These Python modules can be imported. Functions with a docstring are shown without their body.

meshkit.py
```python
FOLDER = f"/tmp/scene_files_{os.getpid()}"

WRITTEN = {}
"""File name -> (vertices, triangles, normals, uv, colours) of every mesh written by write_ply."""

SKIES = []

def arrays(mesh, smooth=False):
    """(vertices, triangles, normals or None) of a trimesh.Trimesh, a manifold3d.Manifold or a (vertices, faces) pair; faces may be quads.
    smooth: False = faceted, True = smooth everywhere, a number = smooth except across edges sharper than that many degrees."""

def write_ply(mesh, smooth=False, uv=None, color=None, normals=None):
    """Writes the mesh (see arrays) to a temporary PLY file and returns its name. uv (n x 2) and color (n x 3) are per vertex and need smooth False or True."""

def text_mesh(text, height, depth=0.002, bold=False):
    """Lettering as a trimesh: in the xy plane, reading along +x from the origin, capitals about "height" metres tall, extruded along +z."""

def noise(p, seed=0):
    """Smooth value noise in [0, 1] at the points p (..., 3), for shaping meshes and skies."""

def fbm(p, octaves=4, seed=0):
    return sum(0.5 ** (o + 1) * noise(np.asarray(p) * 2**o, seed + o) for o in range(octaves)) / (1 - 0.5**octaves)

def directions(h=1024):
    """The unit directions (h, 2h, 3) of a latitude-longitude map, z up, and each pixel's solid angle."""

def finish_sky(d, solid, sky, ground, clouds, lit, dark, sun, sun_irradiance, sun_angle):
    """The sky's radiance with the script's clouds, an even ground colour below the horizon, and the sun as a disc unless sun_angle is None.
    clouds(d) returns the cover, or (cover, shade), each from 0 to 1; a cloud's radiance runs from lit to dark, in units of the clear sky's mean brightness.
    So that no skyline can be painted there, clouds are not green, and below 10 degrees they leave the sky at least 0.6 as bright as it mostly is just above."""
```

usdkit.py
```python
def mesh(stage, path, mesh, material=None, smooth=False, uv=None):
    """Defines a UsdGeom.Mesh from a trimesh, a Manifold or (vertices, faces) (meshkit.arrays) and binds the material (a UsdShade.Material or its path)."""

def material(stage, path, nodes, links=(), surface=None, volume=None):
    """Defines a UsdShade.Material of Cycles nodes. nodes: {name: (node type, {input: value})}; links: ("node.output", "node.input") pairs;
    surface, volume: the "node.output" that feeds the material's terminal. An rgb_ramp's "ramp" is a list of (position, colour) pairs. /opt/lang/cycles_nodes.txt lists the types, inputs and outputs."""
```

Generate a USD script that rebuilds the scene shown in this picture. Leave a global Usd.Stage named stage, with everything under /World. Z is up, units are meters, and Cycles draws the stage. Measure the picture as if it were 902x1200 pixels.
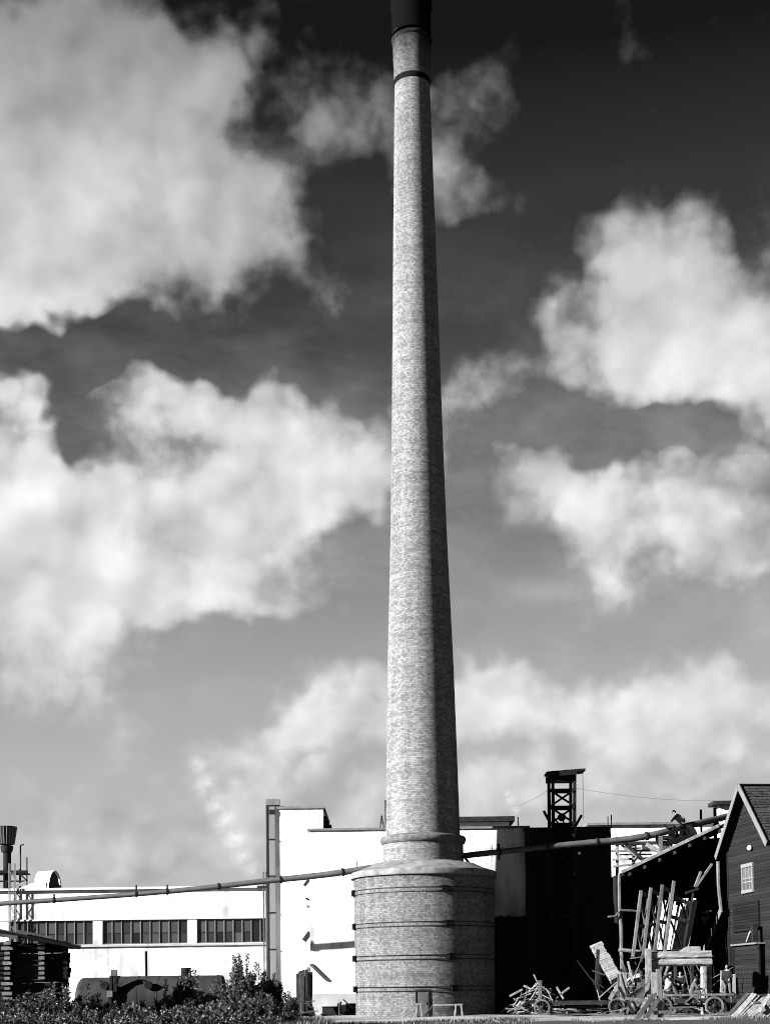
import math, random
import numpy as np, trimesh, usdkit, meshkit
import manifold3d as m3
from pxr import Usd, UsdGeom, UsdLux, UsdShade, Gf, Sdf
from scipy.spatial.transform import Rotation as Rot

stage = Usd.Stage.CreateInMemory()
UsdGeom.SetStageUpAxis(stage, UsdGeom.Tokens.z)
UsdGeom.SetStageMetersPerUnit(stage, 1.0)
UsdGeom.Xform.Define(stage, '/World')
RNG = random.Random(7)

# ------------------------------------------------------------------ camera
W, H = 902.0, 1200.0
F = 1700.0; TILT = math.radians(3.0); ROLL = math.radians(0.74); HOR = 1160.0; EYE = 1.6
CX = 451.0; CY = HOR - F * math.tan(TILT)
fw = np.array([0, math.cos(TILT), math.sin(TILT)]); r0 = np.array([1.0, 0, 0]); u0 = np.cross(r0, fw)
RT = math.cos(ROLL) * r0 - math.sin(ROLL) * u0
UP = math.sin(ROLL) * r0 + math.cos(ROLL) * u0
cam = UsdGeom.Camera.Define(stage, '/World/camera')
m = np.eye(4); m[0, :3] = RT; m[1, :3] = UP; m[2, :3] = -fw; m[3, :3] = (0, 0, EYE)
cam.AddTransformOp().Set(Gf.Matrix4d(m.tolist()))
cam.CreateHorizontalApertureAttr(36.0); cam.CreateVerticalApertureAttr(36.0 * H / W)
cam.CreateFocalLengthAttr(F * 36.0 / W)
cam.CreateHorizontalApertureOffsetAttr(0.0); cam.CreateVerticalApertureOffsetAttr((CY - H / 2) * 36.0 / W)
cam.CreateClippingRangeAttr(Gf.Vec2f(0.5, 5000))
EXPOSURE = 3.05
cam.GetPrim().CreateAttribute('exposure', Sdf.ValueTypeNames.Float).Set(EXPOSURE)

def ray(px, py):
    d = fw * F + RT * (px - CX) - UP * (py - CY)
    return d / np.linalg.norm(d)
def at(px, py, Y):
    d = ray(px, py); p = d * (Y / d[1]); return np.array([p[0], Y, p[2] + EYE])
def sz(px, Y): return px * Y / F
def V(*a): return np.array(a, float)
def hit(px, py, p0, n):
    d = ray(px, py); o = V(0, 0, EYE); return o + d * (np.dot(np.asarray(p0) - o, n) / np.dot(d, n))

# ------------------------------------------------------------------ light: sun and sky
SUN_EL = math.radians(20.0); S_SIN = 0.40
sunh = V(-math.sqrt(1 - S_SIN**2), -S_SIN, 0)
to_sun = V(sunh[0] * math.cos(SUN_EL), sunh[1] * math.cos(SUN_EL), math.sin(SUN_EL))
sun = UsdLux.DistantLight.Define(stage, '/World/sun')
sun.CreateIntensityAttr(1.2); sun.CreateAngleAttr(0.5); sun.CreateNormalizeAttr(True); sun.CreateColorAttr(Gf.Vec3f(1, 1, 1))
zax = to_sun; xax = np.cross(V(0, 0, 1), zax); xax /= np.linalg.norm(xax); yax = np.cross(zax, xax)
m = np.eye(4); m[0, :3] = xax; m[1, :3] = yax; m[2, :3] = zax
sun.AddTransformOp().Set(Gf.Matrix4d(m.tolist()))
SKY_ROT = math.atan2(to_sun[0], to_sun[1])

# clouds: (x, y, rx, ry, turn in degrees, weight): each one is a soft ellipsoid of directions on the sky dome
CLOUDS = [
 (40,150,250,230,0,1.15),(150,70,170,110,10,.8),(215,120,90,110,0,.6),(240,260,150,85,-15,.9),(20,310,150,150,0,.9),(110,340,130,70,0,.5),(40,350,120,70,0,.45),(80,428,190,34,0,-.95),(60,748,170,75,0,.6),(790,507,130,32,0,-.6),(250,415,150,40,0,-.4),
 (335,85,120,80,-10,.6),(320,200,80,40,25,.6),(290,270,80,60,0,.4),(270,45,70,50,0,.35),
 (525,180,65,95,-15,.66),(440,140,70,65,0,.56),(560,75,50,60,20,.2),
 (758,310,85,125,0,.95),(860,370,160,120,0,1.05),(800,410,200,75,0,.7),(690,365,100,80,20,.52),(635,395,120,65,25,.38),(560,435,100,45,15,.2),
 (20,510,55,95,0,.95),(60,570,150,75,0,.7),(90,640,240,120,0,1.0),(40,720,150,125,0,.9),
 (225,480,130,70,0,.7),(320,530,170,110,0,.95),(290,610,150,75,0,.6),(395,575,110,60,10,.7),(250,695,140,70,0,.8),(320,715,100,30,-5,.45),(440,500,90,60,0,.4),(150,560,90,50,0,.3),
 (560,480,110,50,0,.22),(640,560,150,50,0,.55),(740,600,180,90,0,.85),(720,680,80,80,0,.65),(830,600,60,55,0,.5),(890,650,100,70,0,.6),(890,500,90,60,0,.5),(540,520,80,45,0,.4),(690,450,200,40,0,.3),
 (410,845,220,70,12,1.1),(330,870,100,50,0,.6),(560,820,120,65,0,.95),(640,860,240,80,0,.85),(870,845,200,70,0,1.0),(740,865,110,50,0,.6),(700,935,340,60,0,.72),(420,935,240,55,0,.7),(170,965,260,60,0,.52),(310,945,120,50,0,.5),(70,1005,240,40,0,.4),(120,905,140,35,10,.3),(250,1010,160,35,0,.4),(600,885,110,25,0,-.4),(800,895,140,22,0,-.4),(350,900,140,22,5,-.35),(8,840,40,40,0,.5),(110,840,80,50,0,.3),(60,985,200,30,0,.3),(355,770,40,35,0,.3),(60,910,90,40,0,.25),
 (150,540,70,45,0,-.35),(200,570,40,60,10,-.3),(90,525,40,30,0,-.55),(250,750,260,40,0,-.4),(600,720,160,90,0,-.25),(165,255,60,30,0,-.2),(640,440,60,40,20,-.2),
]
def sky_material():
    n, L = {}, []
    n['tc'] = ('texture_coordinate', {}); n['sep'] = ('separate_xyz', {})
    n['geo'] = ('geometry', {})
    # direction of the sky seen
    n['dirn'] = ('mapping', {'mapping_type': 'vector'})
    L += [('tc.generated', 'dirn.vector'), ('dirn.vector', 'sep.vector')]
    # a little warping so that the clouds' outlines are ragged
    n['wn'] = ('noise_texture', {'scale': 14.0, 'detail': 3.0, 'roughness': .6}); L += [('dirn.vector', 'wn.vector')]
    n['warp'] = ('mix', {'mix_type': 'linear_light', 'fac': 0.045}); L += [('dirn.vector', 'warp.color1'), ('wn.color', 'warp.color2')]
    prev = None
    for i, (x, y, rx, ry, turn, w) in enumerate(CLOUDS):
        d = ray(x, y); az = math.atan2(-d[0], d[1]); el = math.asin(d[2])
        R = Rot.from_euler('z', az) * Rot.from_euler('x', el) * Rot.from_euler('y', -turn, degrees=True)
        e = R.as_euler('xyz')
        k = (math.cos(math.atan((CY - y) / F)))
        n[f'm{i}'] = ('mapping', {'mapping_type': 'texture', 'location': tuple(d), 'rotation': tuple(e), 'scale': (rx * 1.15 / F * k, .6, ry * 1.15 / F * k * k)})
        n[f'g{i}'] = ('gradient_texture', {'gradient_type': 'spherical'})
        n[f'a{i}'] = ('math', {'math_type': 'multiply_add', 'value2': w, 'value3': 0.0})
        L += [('warp.color', f'm{i}.vector'), (f'm{i}.vector', f'g{i}.vector'), (f'g{i}.fac', f'a{i}.value1')]
        if prev: L.append((f'{prev}.value', f'a{i}.value3'))
        prev = f'a{i}'
    # the same broken cloud over the rest of the sky
    n['far'] = ('noise_texture', {'scale': 3.0, 'detail': 1.0}); L += [('dirn.vector', 'far.vector')]
    n['farm'] = ('map_range', {'from_min': .58, 'from_max': .8, 'to_min': 0, 'to_max': .45, 'clamp': True}); L += [('far.fac', 'farm.value')]
    n['back'] = ('map_range', {'from_min': .78, 'from_max': .62, 'to_min': 0.0, 'to_max': 1.0, 'clamp': True}); L += [('sep.y', 'back.value')]
    n['fb'] = ('math', {'math_type': 'multiply'}); L += [('farm.result', 'fb.value1'), ('back.result', 'fb.value2')]
    n['tot'] = ('math', {'math_type': 'add'}); L += [(prev + '.value', 'tot.value1'), ('fb.value', 'tot.value2')]
    # billows
    n['n1'] = ('noise_texture', {'scale': 16.0, 'detail': 6.0, 'roughness': .60}); L += [('dirn.vector', 'n1.vector')]
    def billow(tag, src, scales):
        for k, (sc, am) in enumerate(scales):
            n[f'vo{tag}{k}'] = ('voronoi_texture', {'feature': 'f1', 'scale': sc}); n[f'vp{tag}{k}'] = ('math', {'math_type': 'multiply_add', 'value2': -am, 'value3': am * .62})
            L.extend([(src, f'vo{tag}{k}.vector'), (f'vo{tag}{k}.distance', f'vp{tag}{k}.value1')])
        if len(scales) == 1: return f'vp{tag}0.value'
        n[f'vs{tag}'] = ('math', {'math_type': 'add'}); L.extend([(f'vp{tag}0.value', f'vs{tag}.value1'), (f'vp{tag}1.value', f'vs{tag}.value2')]); return f'vs{tag}.value'
    n['bw'] = ('mix', {'mix_type': 'linear_light', 'fac': 0.02}); n['bn'] = ('noise_texture', {'scale': 40.0, 'detail': 2.0}); L += [('dirn.vector', 'bn.vector'), ('dirn.vector', 'bw.color1'), ('bn.color', 'bw.color2')]
    bil = billow('a', 'bw.color', ((24.0, .30), (55.0, .18)))
    n['nm0'] = ('map_range', {'from_min': 0.0, 'from_max': 1.0, 'to_min': -0.58, 'to_max': 0.58}); L += [('n1.fac', 'nm0.value')]
    n['nm'] = ('math', {'math_type': 'add'}); L += [('nm0.result', 'nm.value1'), (bil, 'nm.value2')]
    n['den'] = ('math', {'math_type': 'add'}); L += [('tot.value', 'den.value1'), ('nm.value', 'den.value2')]
    n['cov'] = ('map_range', {'range_type': 'smoothstep', 'from_min': .17, 'from_max': .92, 'to_min': 0, 'to_max': 1, 'clamp': True}); L += [('den.value', 'cov.value')]
    n['vm'] = ('mapping', {'mapping_type': 'point', 'scale': (1, 1, 2.2)}); n['vn'] = ('noise_texture', {'scale': 9.0, 'detail': 5.0, 'roughness': .6}); L += [('dirn.vector', 'vm.vector'), ('vm.vector', 'vn.vector')]
    n['vr'] = ('map_range', {'from_min': .42, 'from_max': .78, 'to_min': 0, 'to_max': .62, 'clamp': True}); L += [('vn.fac', 'vr.value')]
    n['ve'] = ('map_range', {'from_min': .50, 'from_max': .30, 'to_min': 0, 'to_max': 1, 'clamp': True}); L += [('sep.z', 've.value')]
    n['vv'] = ('math', {'math_type': 'multiply'}); L += [('vr.result', 'vv.value1'), ('ve.result', 'vv.value2')]
    n['cov2'] = ('math', {'math_type': 'maximum'}); L += [('cov.result', 'cov2.value1'), ('vv.value', 'cov2.value2')]
    # light and shade on the clouds: denser towards the sun = darker here
    n['off'] = ('mapping', {'mapping_type': 'point', 'location': (-.012, 0, .014)}); L += [('dirn.vector', 'off.vector')]
    n['n2'] = ('noise_texture', {'scale': 11.0, 'detail': 3.0, 'roughness': .5}); L += [('off.vector', 'n2.vector')]
    n['n3'] = ('noise_texture', {'scale': 11.0, 'detail': 3.0, 'roughness': .5}); L += [('dirn.vector', 'n3.vector')]
    n['off2'] = ('mapping', {'mapping_type': 'point', 'location': (-.007, 0, .009)}); L += [('bw.color', 'off2.vector')]
    bil2 = billow('b', 'off2.vector', ((24.0, .30),))
    n['d0'] = ('math', {'math_type': 'subtract'}); L += [('n3.fac', 'd0.value1'), ('n2.fac', 'd0.value2')]
    n['d1'] = ('math', {'math_type': 'subtract'}); L += [('vpa0.value', 'd1.value1'), (bil2, 'd1.value2')]
    n['dif'] = ('math', {'math_type': 'multiply_add', 'value2': .45}); L += [('d1.value', 'dif.value1'), ('d0.value', 'dif.value3')]
    n['lit'] = ('map_range', {'from_min': -.16, 'from_max': .16, 'to_min': .62, 'to_max': 1.15, 'clamp': True}); L += [('dif.value', 'lit.value')]
    n['thick'] = ('map_range', {'from_min': .35, 'from_max': 1.15, 'to_min': .70, 'to_max': 1.12, 'clamp': True}); L += [('den.value', 'thick.value')]
    n['cl'] = ('math', {'math_type': 'multiply'}); L += [('lit.result', 'cl.value1'), ('thick.result', 'cl.value2')]
    # vignetting put into the cloud colour: clouds darken with height
    n['cel'] = ('rgb_ramp', {'ramp': [(0, (CLOUD * .86,) * 3), (.12, (CLOUD * .88,) * 3), (.22, (CLOUD * .98,) * 3), (.36, (CLOUD,) * 3), (.5, (CLOUD * .70,) * 3), (.57, (CLOUD * .42,) * 3), (1, (CLOUD * .25,) * 3)]})
    L += [('sep.z', 'cel.fac')]
    n['cc'] = ('mix', {'mix_type': 'multiply', 'fac': 1.0}); L += [('cel.color', 'cc.color1'), ('cl.value', 'cc.color2')]
    # clear sky: the physical sky seen through a red filter
    n['sky'] = ('sky_texture', {'sky_type': 'single_scattering', 'sun_disc': False, 'sun_elevation': SUN_EL, 'sun_rotation': SKY_ROT, 'air_density': 1.0, 'aerosol_density': 1.0, 'ozone_density': 1.0})
    n['srgb'] = ('separate_color', {}); L += [('sky.color', 'srgb.color')]
    n['gam'] = ('math', {'math_type': 'power', 'value2': .5})
    n['flt'] = ('rgb_ramp', {'ramp': SKYRAMP}); L += [('sep.z', 'flt.fac')]
    n['clear'] = ('mix', {'mix_type': 'multiply', 'fac': 1.0}); L += [('srgb.r', 'gam.value1'), ('gam.value', 'clear.color1'), ('flt.color', 'clear.color2')]
    n['out'] = ('mix', {'mix_type': 'mix'}); L += [('clear.color', 'out.color1'), ('cc.color', 'out.color2'), ('cov2.value', 'out.fac')]
    n['bg'] = ('background_shader', {'strength': .15}); L += [('out.color', 'bg.color')]
    return usdkit.material(stage, '/World/Looks/sky_look', n, L, surface='bg.background')
SKYK = 0.68
CLOUD = 0.92 * SKYK
SKYRAMP = [(z, (v * SKYK,) * 3) for z, v in [(0, 0.24), (0.05, 0.3352), (0.094, 0.3637), (0.15, 0.3479), (0.207, 0.3188), (0.26, 0.2584), (0.313, 0.1851), (0.36, 0.124), (0.41, 0.0698), (0.45, 0.0488), (0.49, 0.0397), (0.53, 0.0233), (0.557, 0.0111), (1, 0.0111)]]
sky = UsdLux.DomeLight.Define(stage, '/World/sky')
UsdShade.MaterialBindingAPI.Apply(sky.GetPrim()).Bind(sky_material())
sky.GetPrim().SetCustomDataByKey('kind', 'structure')

# ------------------------------------------------------------------ helpers
used = {}
def numbered(path):
    k = used.get(path, 0); used[path] = k + 1
    return path if k == 0 else f'{path}_{k:03d}'
def P(x): return x.GetPath().pathString if hasattr(x, 'GetPath') else x
def arr(g):
    if isinstance(g, MB): g = g.mesh()
    return g
BASE = {}
def thing(name, label, cat, loc=(0, 0, 0), group=None, kind=None):
    path = numbered('/World/' + name)
    x = UsdGeom.Xform.Define(stage, path); x.AddTranslateOp().Set(Gf.Vec3d(*map(float, loc)))
    p = x.GetPrim(); meta(p, label, cat, group, kind); BASE[path] = np.array(loc, float)
    return p
def meta(p, label=None, cat=None, group=None, kind=None):
    for k, v in (('label', label), ('category', cat), ('group', group), ('kind', kind)):
        if v: p.SetCustomDataByKey(k, v)
    return p
def obj(name, mesh, mat, parent=None, smooth=False, label=None, kind=None, uv=None):
    """One mesh, given in world coordinates, under its thing."""
    pp = P(parent) if parent is not None else '/World'
    path = numbered(pp + '/' + name)
    root = '/'.join(path.split('/')[:3]); off = BASE.get(root, np.zeros(3))
    mesh = arr(mesh)
    if isinstance(mesh, tuple): v, f = np.asarray(mesh[0], float), np.asarray(mesh[1])
    else:
        v, f, _ = meshkit.arrays(mesh)
    g = usdkit.mesh(stage, path, (v - off, f), mat, smooth=smooth, uv=uv)
    return meta(g.GetPrim(), label, None, None, kind)
def single(name, mesh, mat, label, cat, group=None, smooth=False, kind=None, uv=None):
    mesh = arr(mesh)
    v = np.asarray(mesh[0] if isinstance(mesh, tuple) else (mesh.vertices if hasattr(mesh, 'vertices') else meshkit.arrays(mesh)[0]))
    path = numbered('/World/' + name)
    c = (v.min(0) + v.max(0)) / 2; c[2] = v[:, 2].min()
    if isinstance(mesh, tuple): vv, f = v, np.asarray(mesh[1])
    else: vv, f, _ = meshkit.arrays(mesh)
    g = usdkit.mesh(stage, path, (vv - c, f), mat, smooth=smooth, uv=uv)
    g.AddTranslateOp().Set(Gf.Vec3d(*map(float, c)))
    return meta(g.GetPrim(), label, cat, group, kind)
class MB:
    """Collects shapes that become one mesh."""
    def __init__(s): s.v, s.f, s.n = [], [], 0
    def add(s, v, f):
        v, f = np.asarray(v, float), np.asarray(f, int)
        if f.shape[1] == 4: f = np.vstack([f[:, [0, 1, 2]], f[:, [0, 2, 3]]])
        s.v.append(v); s.f.append(f + s.n); s.n += len(v); return s
    def tm(s, t): return s.add(t.vertices, t.faces)
    def mesh(s): return (np.vstack(s.v), np.vstack(s.f))
    def box(s, lo, hi):
        lo, hi = np.minimum(lo, hi), np.maximum(lo, hi)
        t = trimesh.creation.box(np.asarray(hi, float) - lo); t.apply_translation((np.asarray(hi, float) + lo) / 2); return s.tm(t)
    def beam(s, a, b, w, h=None, up=(0, 0, 1), taper=1.0):
        """A squared timber from a to b: w across, h along `up`, with small chamfers."""
        h = w if h is None else h
        a, b = np.asarray(a, float), np.asarray(b, float); d = b - a; L = np.linalg.norm(d); d = d / L
        up = np.asarray(up, float)
        if abs(np.dot(up, d)) > .95: up = V(0, 1, 0) if abs(d[1]) < .9 else V(1, 0, 0)
        x = np.cross(d, up); x /= np.linalg.norm(x); z = np.cross(x, d)
        c = min(w, h) * .1
        q = [(-w/2 + c, -h/2), (w/2 - c, -h/2), (w/2, -h/2 + c), (w/2, h/2 - c), (w/2 - c, h/2), (-w/2 + c, h/2), (-w/2, h/2 - c), (-w/2, -h/2 + c)]
        v = [a + x * p + z * r for p, r in q] + [b + x * p * taper + z * r * taper for p, r in q]
        f = []
        for i in range(8):
            j = (i + 1) % 8; f += [(i, j, 8 + j), (i, 8 + j, 8 + i)]
        for i in range(1, 7): f += [(0, i + 1, i), (8, 8 + i, 8 + i + 1)]
        return s.add(v, f)
    def plank(s, a, b, w, t, face=(0, -1, 0)):
        """A board from a to b, w wide, t thick, its broad side towards `face`."""
        return s.beam(a, b, w, t, up=face)
    def tube(s, pts, r, sides=8, cap=True):
        p = np.asarray(pts, float); n = len(p); r = np.broadcast_to(r, (n,))
        t = np.gradient(p, axis=0); t /= np.linalg.norm(t, axis=1, keepdims=True) + 1e-12
        ref = V(0, 0, 1) if abs(t[0][2]) < .9 else V(1, 0, 0)
        a = np.cross(t, ref); a /= np.linalg.norm(a, axis=1, keepdims=True) + 1e-12; b = np.cross(t, a)
        ang = np.arange(sides) * 2 * np.pi / sides
        v = p[:, None] + r[:, None, None] * (np.cos(ang)[None, :, None] * a[:, None] + np.sin(ang)[None, :, None] * b[:, None])
        f = []
        for i in range(n - 1):
            for j in range(sides):
                k = (j + 1) % sides; f += [(i*sides+j, i*sides+k, (i+1)*sides+k), (i*sides+j, (i+1)*sides+k, (i+1)*sides+j)]
        if cap:
            for j in range(1, sides - 1):
                f += [(0, j + 1, j), ((n-1)*sides, (n-1)*sides + j, (n-1)*sides + j + 1)]
        return s.add(v.reshape(-1, 3), f)
    def prism(s, poly, e0, e1, org, depth, nrm):
        """A flat outline in the plane (e0, e1) at org, given the thickness depth along nrm."""
        import shapely
        t = trimesh.creation.extrude_polygon(shapely.Polygon(poly), depth, engine='earcut')
        v = t.vertices; w = np.asarray(org) + v[:, :1] * np.asarray(e0) + v[:, 1:2] * np.asarray(e1) + v[:, 2:] * np.asarray(nrm)
        f = t.faces
        if np.dot(np.cross(e0, e1), nrm) < 0: f = f[:, ::-1]
        return s.add(w, f)
    def lathe(s, prof, c, n=48, a0=0.0):
        """A turned shape: prof is (radius, height) pairs from bottom to top about the vertical through c."""
        prof = np.asarray(prof, float); ang = a0 + np.arange(n) * 2 * np.pi / n
        v = np.stack([c[0] + prof[:, :1] * np.cos(ang), c[1] + prof[:, :1] * np.sin(ang), np.repeat(prof[:, 1:], n, 1) + c[2]], -1)
        f = []
        for i in range(len(prof) - 1):
            for j in range(n):
                k = (j + 1) % n
                f += [(i*n+j, i*n+k, (i+1)*n+k), (i*n+j, (i+1)*n+k, (i+1)*n+j)]
        return s.add(v.reshape(-1, 3), f)

def gmat(name, v, var=.3, scale=2.0, stretch=(1, 1, 1), rough=.85, bump=.25, bscale=25.0, rand=0.0, island=0.0, metal=0.0, spec=.03, fine=.25):
    if v < .5: v *= .56
    """A grey surface: broad patches, fine grain, a little relief; rand varies it from object to object."""
    n = {'g': ('geometry', {}), 'mp': ('mapping', {'scale': stretch}),
         'n1': ('noise_texture', {'scale': scale, 'detail': 6.0, 'roughness': .6}),
         'n2': ('noise_texture', {'scale': bscale, 'detail': 4.0, 'roughness': .65}),
         'r1': ('rgb_ramp', {'ramp': [(.3, (v * (1 - var),) * 3), (.7, (min(v * (1 + var), .95),) * 3)]}),
         'r2': ('map_range', {'from_min': .25, 'from_max': .75, 'to_min': 1 - fine, 'to_max': 1 + fine, 'clamp': True}),
         'm1': ('mix', {'mix_type': 'multiply', 'fac': 1.0}),
         'b': ('bump', {'strength': bump, 'distance': .02}),
         'p': ('principled_bsdf', {'roughness': rough, 'metallic': metal, 'specular_ior_level': spec})}
    L = [('g.position', 'mp.vector'), ('mp.vector', 'n1.vector'), ('mp.vector', 'n2.vector'), ('n1.fac', 'r1.fac'), ('n2.fac', 'r2.value'),
         ('r1.color', 'm1.color1'), ('r2.result', 'm1.color2'), ('n2.fac', 'b.height'), ('b.normal', 'p.normal')]
    last = 'm1.color'
    if rand or island:
        n['oi'] = ('object_info', {}); k = rand or island
        n['rr'] = ('map_range', {'to_min': 1 - k, 'to_max': 1 + k}); n['m2'] = ('mix', {'mix_type': 'multiply', 'fac': 1.0})
        L += [('oi.random' if rand else 'g.random_per_island', 'rr.value'), (last, 'm2.color1'), ('rr.result', 'm2.color2')]; last = 'm2.color'
    L.append((last, 'p.base_color'))
    return usdkit.material(stage, '/World/Looks/' + name, n, L, surface='p.BSDF')

def brick_mat(name, c1, c2, mortar, bw, rh, soot=None):
    n = {'tc': ('texture_coordinate', {}), 'g': ('geometry', {}),
         'br': ('brick_texture', {'scale': 1.0, 'brick_width': bw, 'row_height': rh, 'mortar_size': .012, 'mortar_smooth': .3, 'color1': (c1,) * 3, 'color2': (c2,) * 3, 'mortar': (mortar,) * 3}),
         'bm': ('mapping', {'scale': (.25, .25, 3.2)}), 'vm': ('mapping', {'scale': (1.6, 1.6, .06)}), 'n3': ('noise_texture', {'scale': 1.0, 'detail': 4.0}), 'n4': ('noise_texture', {'scale': 1.0, 'detail': 4.0}), 'nA': ('math', {'math_type': 'add'}), 'nB': ('math', {'math_type': 'multiply', 'value2': .5}),
         'n1': ('noise_texture', {'scale': .7, 'detail': 8.0, 'roughness': .7}), 'n2': ('noise_texture', {'scale': 7.0, 'detail': 3.0, 'roughness': .7}),
         'mr1': ('map_range', {'from_min': .35, 'from_max': .65, 'to_min': .72, 'to_max': 1.25, 'clamp': True}),
         'mr2': ('map_range', {'from_min': .3, 'from_max': .7, 'to_min': .84, 'to_max': 1.18, 'clamp': True}),
         'ma': ('mix', {'mix_type': 'multiply', 'fac': 1.0}), 'mb': ('mix', {'mix_type': 'multiply', 'fac': 1.0}),
         'hm': ('mix', {'mix_type': 'mix', 'fac': .5}),
         'b': ('bump', {'strength': .5, 'distance': .015}), 'p': ('principled_bsdf', {'roughness': .95, 'specular_ior_level': 0.0})}
    L = [('tc.UV', 'br.vector'), ('g.position', 'n1.vector'), ('g.position', 'n2.vector'), ('g.position', 'bm.vector'), ('g.position', 'vm.vector'), ('bm.vector', 'n3.vector'), ('vm.vector', 'n4.vector'), ('n3.fac', 'nA.value1'), ('n4.fac', 'nA.value2'), ('nA.value', 'nB.value1'), ('nB.value', 'mr1.value'), ('n2.fac', 'mr2.value'),
         ('br.color', 'ma.color1'), ('mr1.result', 'ma.color2'), ('ma.color', 'mb.color1'), ('mr2.result', 'mb.color2'),
         ('br.color', 'hm.color1'), ('n2.fac', 'hm.color2'), ('hm.color', 'b.height'), ('b.normal', 'p.normal')]
    last = 'mb.color'
    if soot:
        z0, z1 = soot
        n['sp'] = ('separate_xyz', {}); n['sz'] = ('map_range', {'from_min': z0, 'from_max': z1, 'to_min': -.15, 'to_max': 1.1}); n['sn'] = ('noise_texture', {'scale': .9, 'detail': 6.0})
        n['sm'] = ('map_range', {'to_min': -.45, 'to_max': .45}); n['sa'] = ('math', {'math_type': 'add', 'use_clamp': True}); n['sx'] = ('mix', {'mix_type': 'mix', 'color2': (.002,) * 3})
        L += [('g.position', 'sp.vector'), ('sp.z', 'sz.value'), ('g.position', 'sn.vector'), ('sn.fac', 'sm.value'), ('sz.result', 'sa.value1'), ('sm.result', 'sa.value2'), ('sa.value', 'sx.fac'), (last, 'sx.color1')]
        last = 'sx.color'
    L.append((last, 'p.base_color'))
    return usdkit.material(stage, '/World/Looks/' + name, n, L, surface='p.BSDF')

M = {}
M['brick'] = brick_mat('brick_shaft', .046, .098, .044, .17, .11)
M['brick_soot'] = brick_mat('brick_sooty_head', .028, .062, .03, .20, .125, soot=(59.8, 63.0))
M['brick_drum'] = brick_mat('brick_base', .035, .075, .034, .17, .11)
M['soot'] = gmat('soot', .004, .4)
M['cement'] = gmat('cement_render', .13, .45, 1.6, bump=.6, fine=.4)
M['steel'] = gmat('black_steel', .012, .3, rough=.6)
def wallmat(name, v, lo):
    n = {'g': ('geometry', {}), 'm1': ('mapping', {'scale': (1.1, 1.1, .07)}), 'n1': ('noise_texture', {'scale': 1.0, 'detail': 7.0, 'roughness': .65}), 'n2': ('noise_texture', {'scale': .35, 'detail': 6.0, 'roughness': .65}), 'n3': ('noise_texture', {'scale': 9.0, 'detail': 5.0, 'roughness': .7}),
         'ad': ('math', {'math_type': 'add'}), 'hf': ('math', {'math_type': 'multiply', 'value2': .5}), 'r': ('rgb_ramp', {'ramp': [(.33, (lo * .7,) * 3), (.43, (lo,) * 3), (.54, (v,) * 3), (.7, (v * 1.1,) * 3)]}), 'b': ('bump', {'strength': .2, 'distance': .02}), 'p': ('principled_bsdf', {'roughness': .95, 'specular_ior_level': .05})}
    L = [('g.position', 'm1.vector'), ('m1.vector', 'n1.vector'), ('g.position', 'n2.vector'), ('g.position', 'n3.vector'), ('n1.fac', 'ad.value1'), ('n2.fac', 'ad.value2'), ('ad.value', 'hf.value1'), ('hf.value', 'r.fac'), ('r.color', 'p.base_color'), ('n3.fac', 'b.height'), ('b.normal', 'p.normal')]
    return usdkit.material(stage, '/World/Looks/' + name, n, L, surface='p.BSDF')
M['white'] = wallmat('white_render', .36, .18)
M['white2'] = wallmat('limewashed_wall', .32, .17)
M['plinth'] = gmat('concrete', .27, .2, 1.2, fine=.15)
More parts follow.
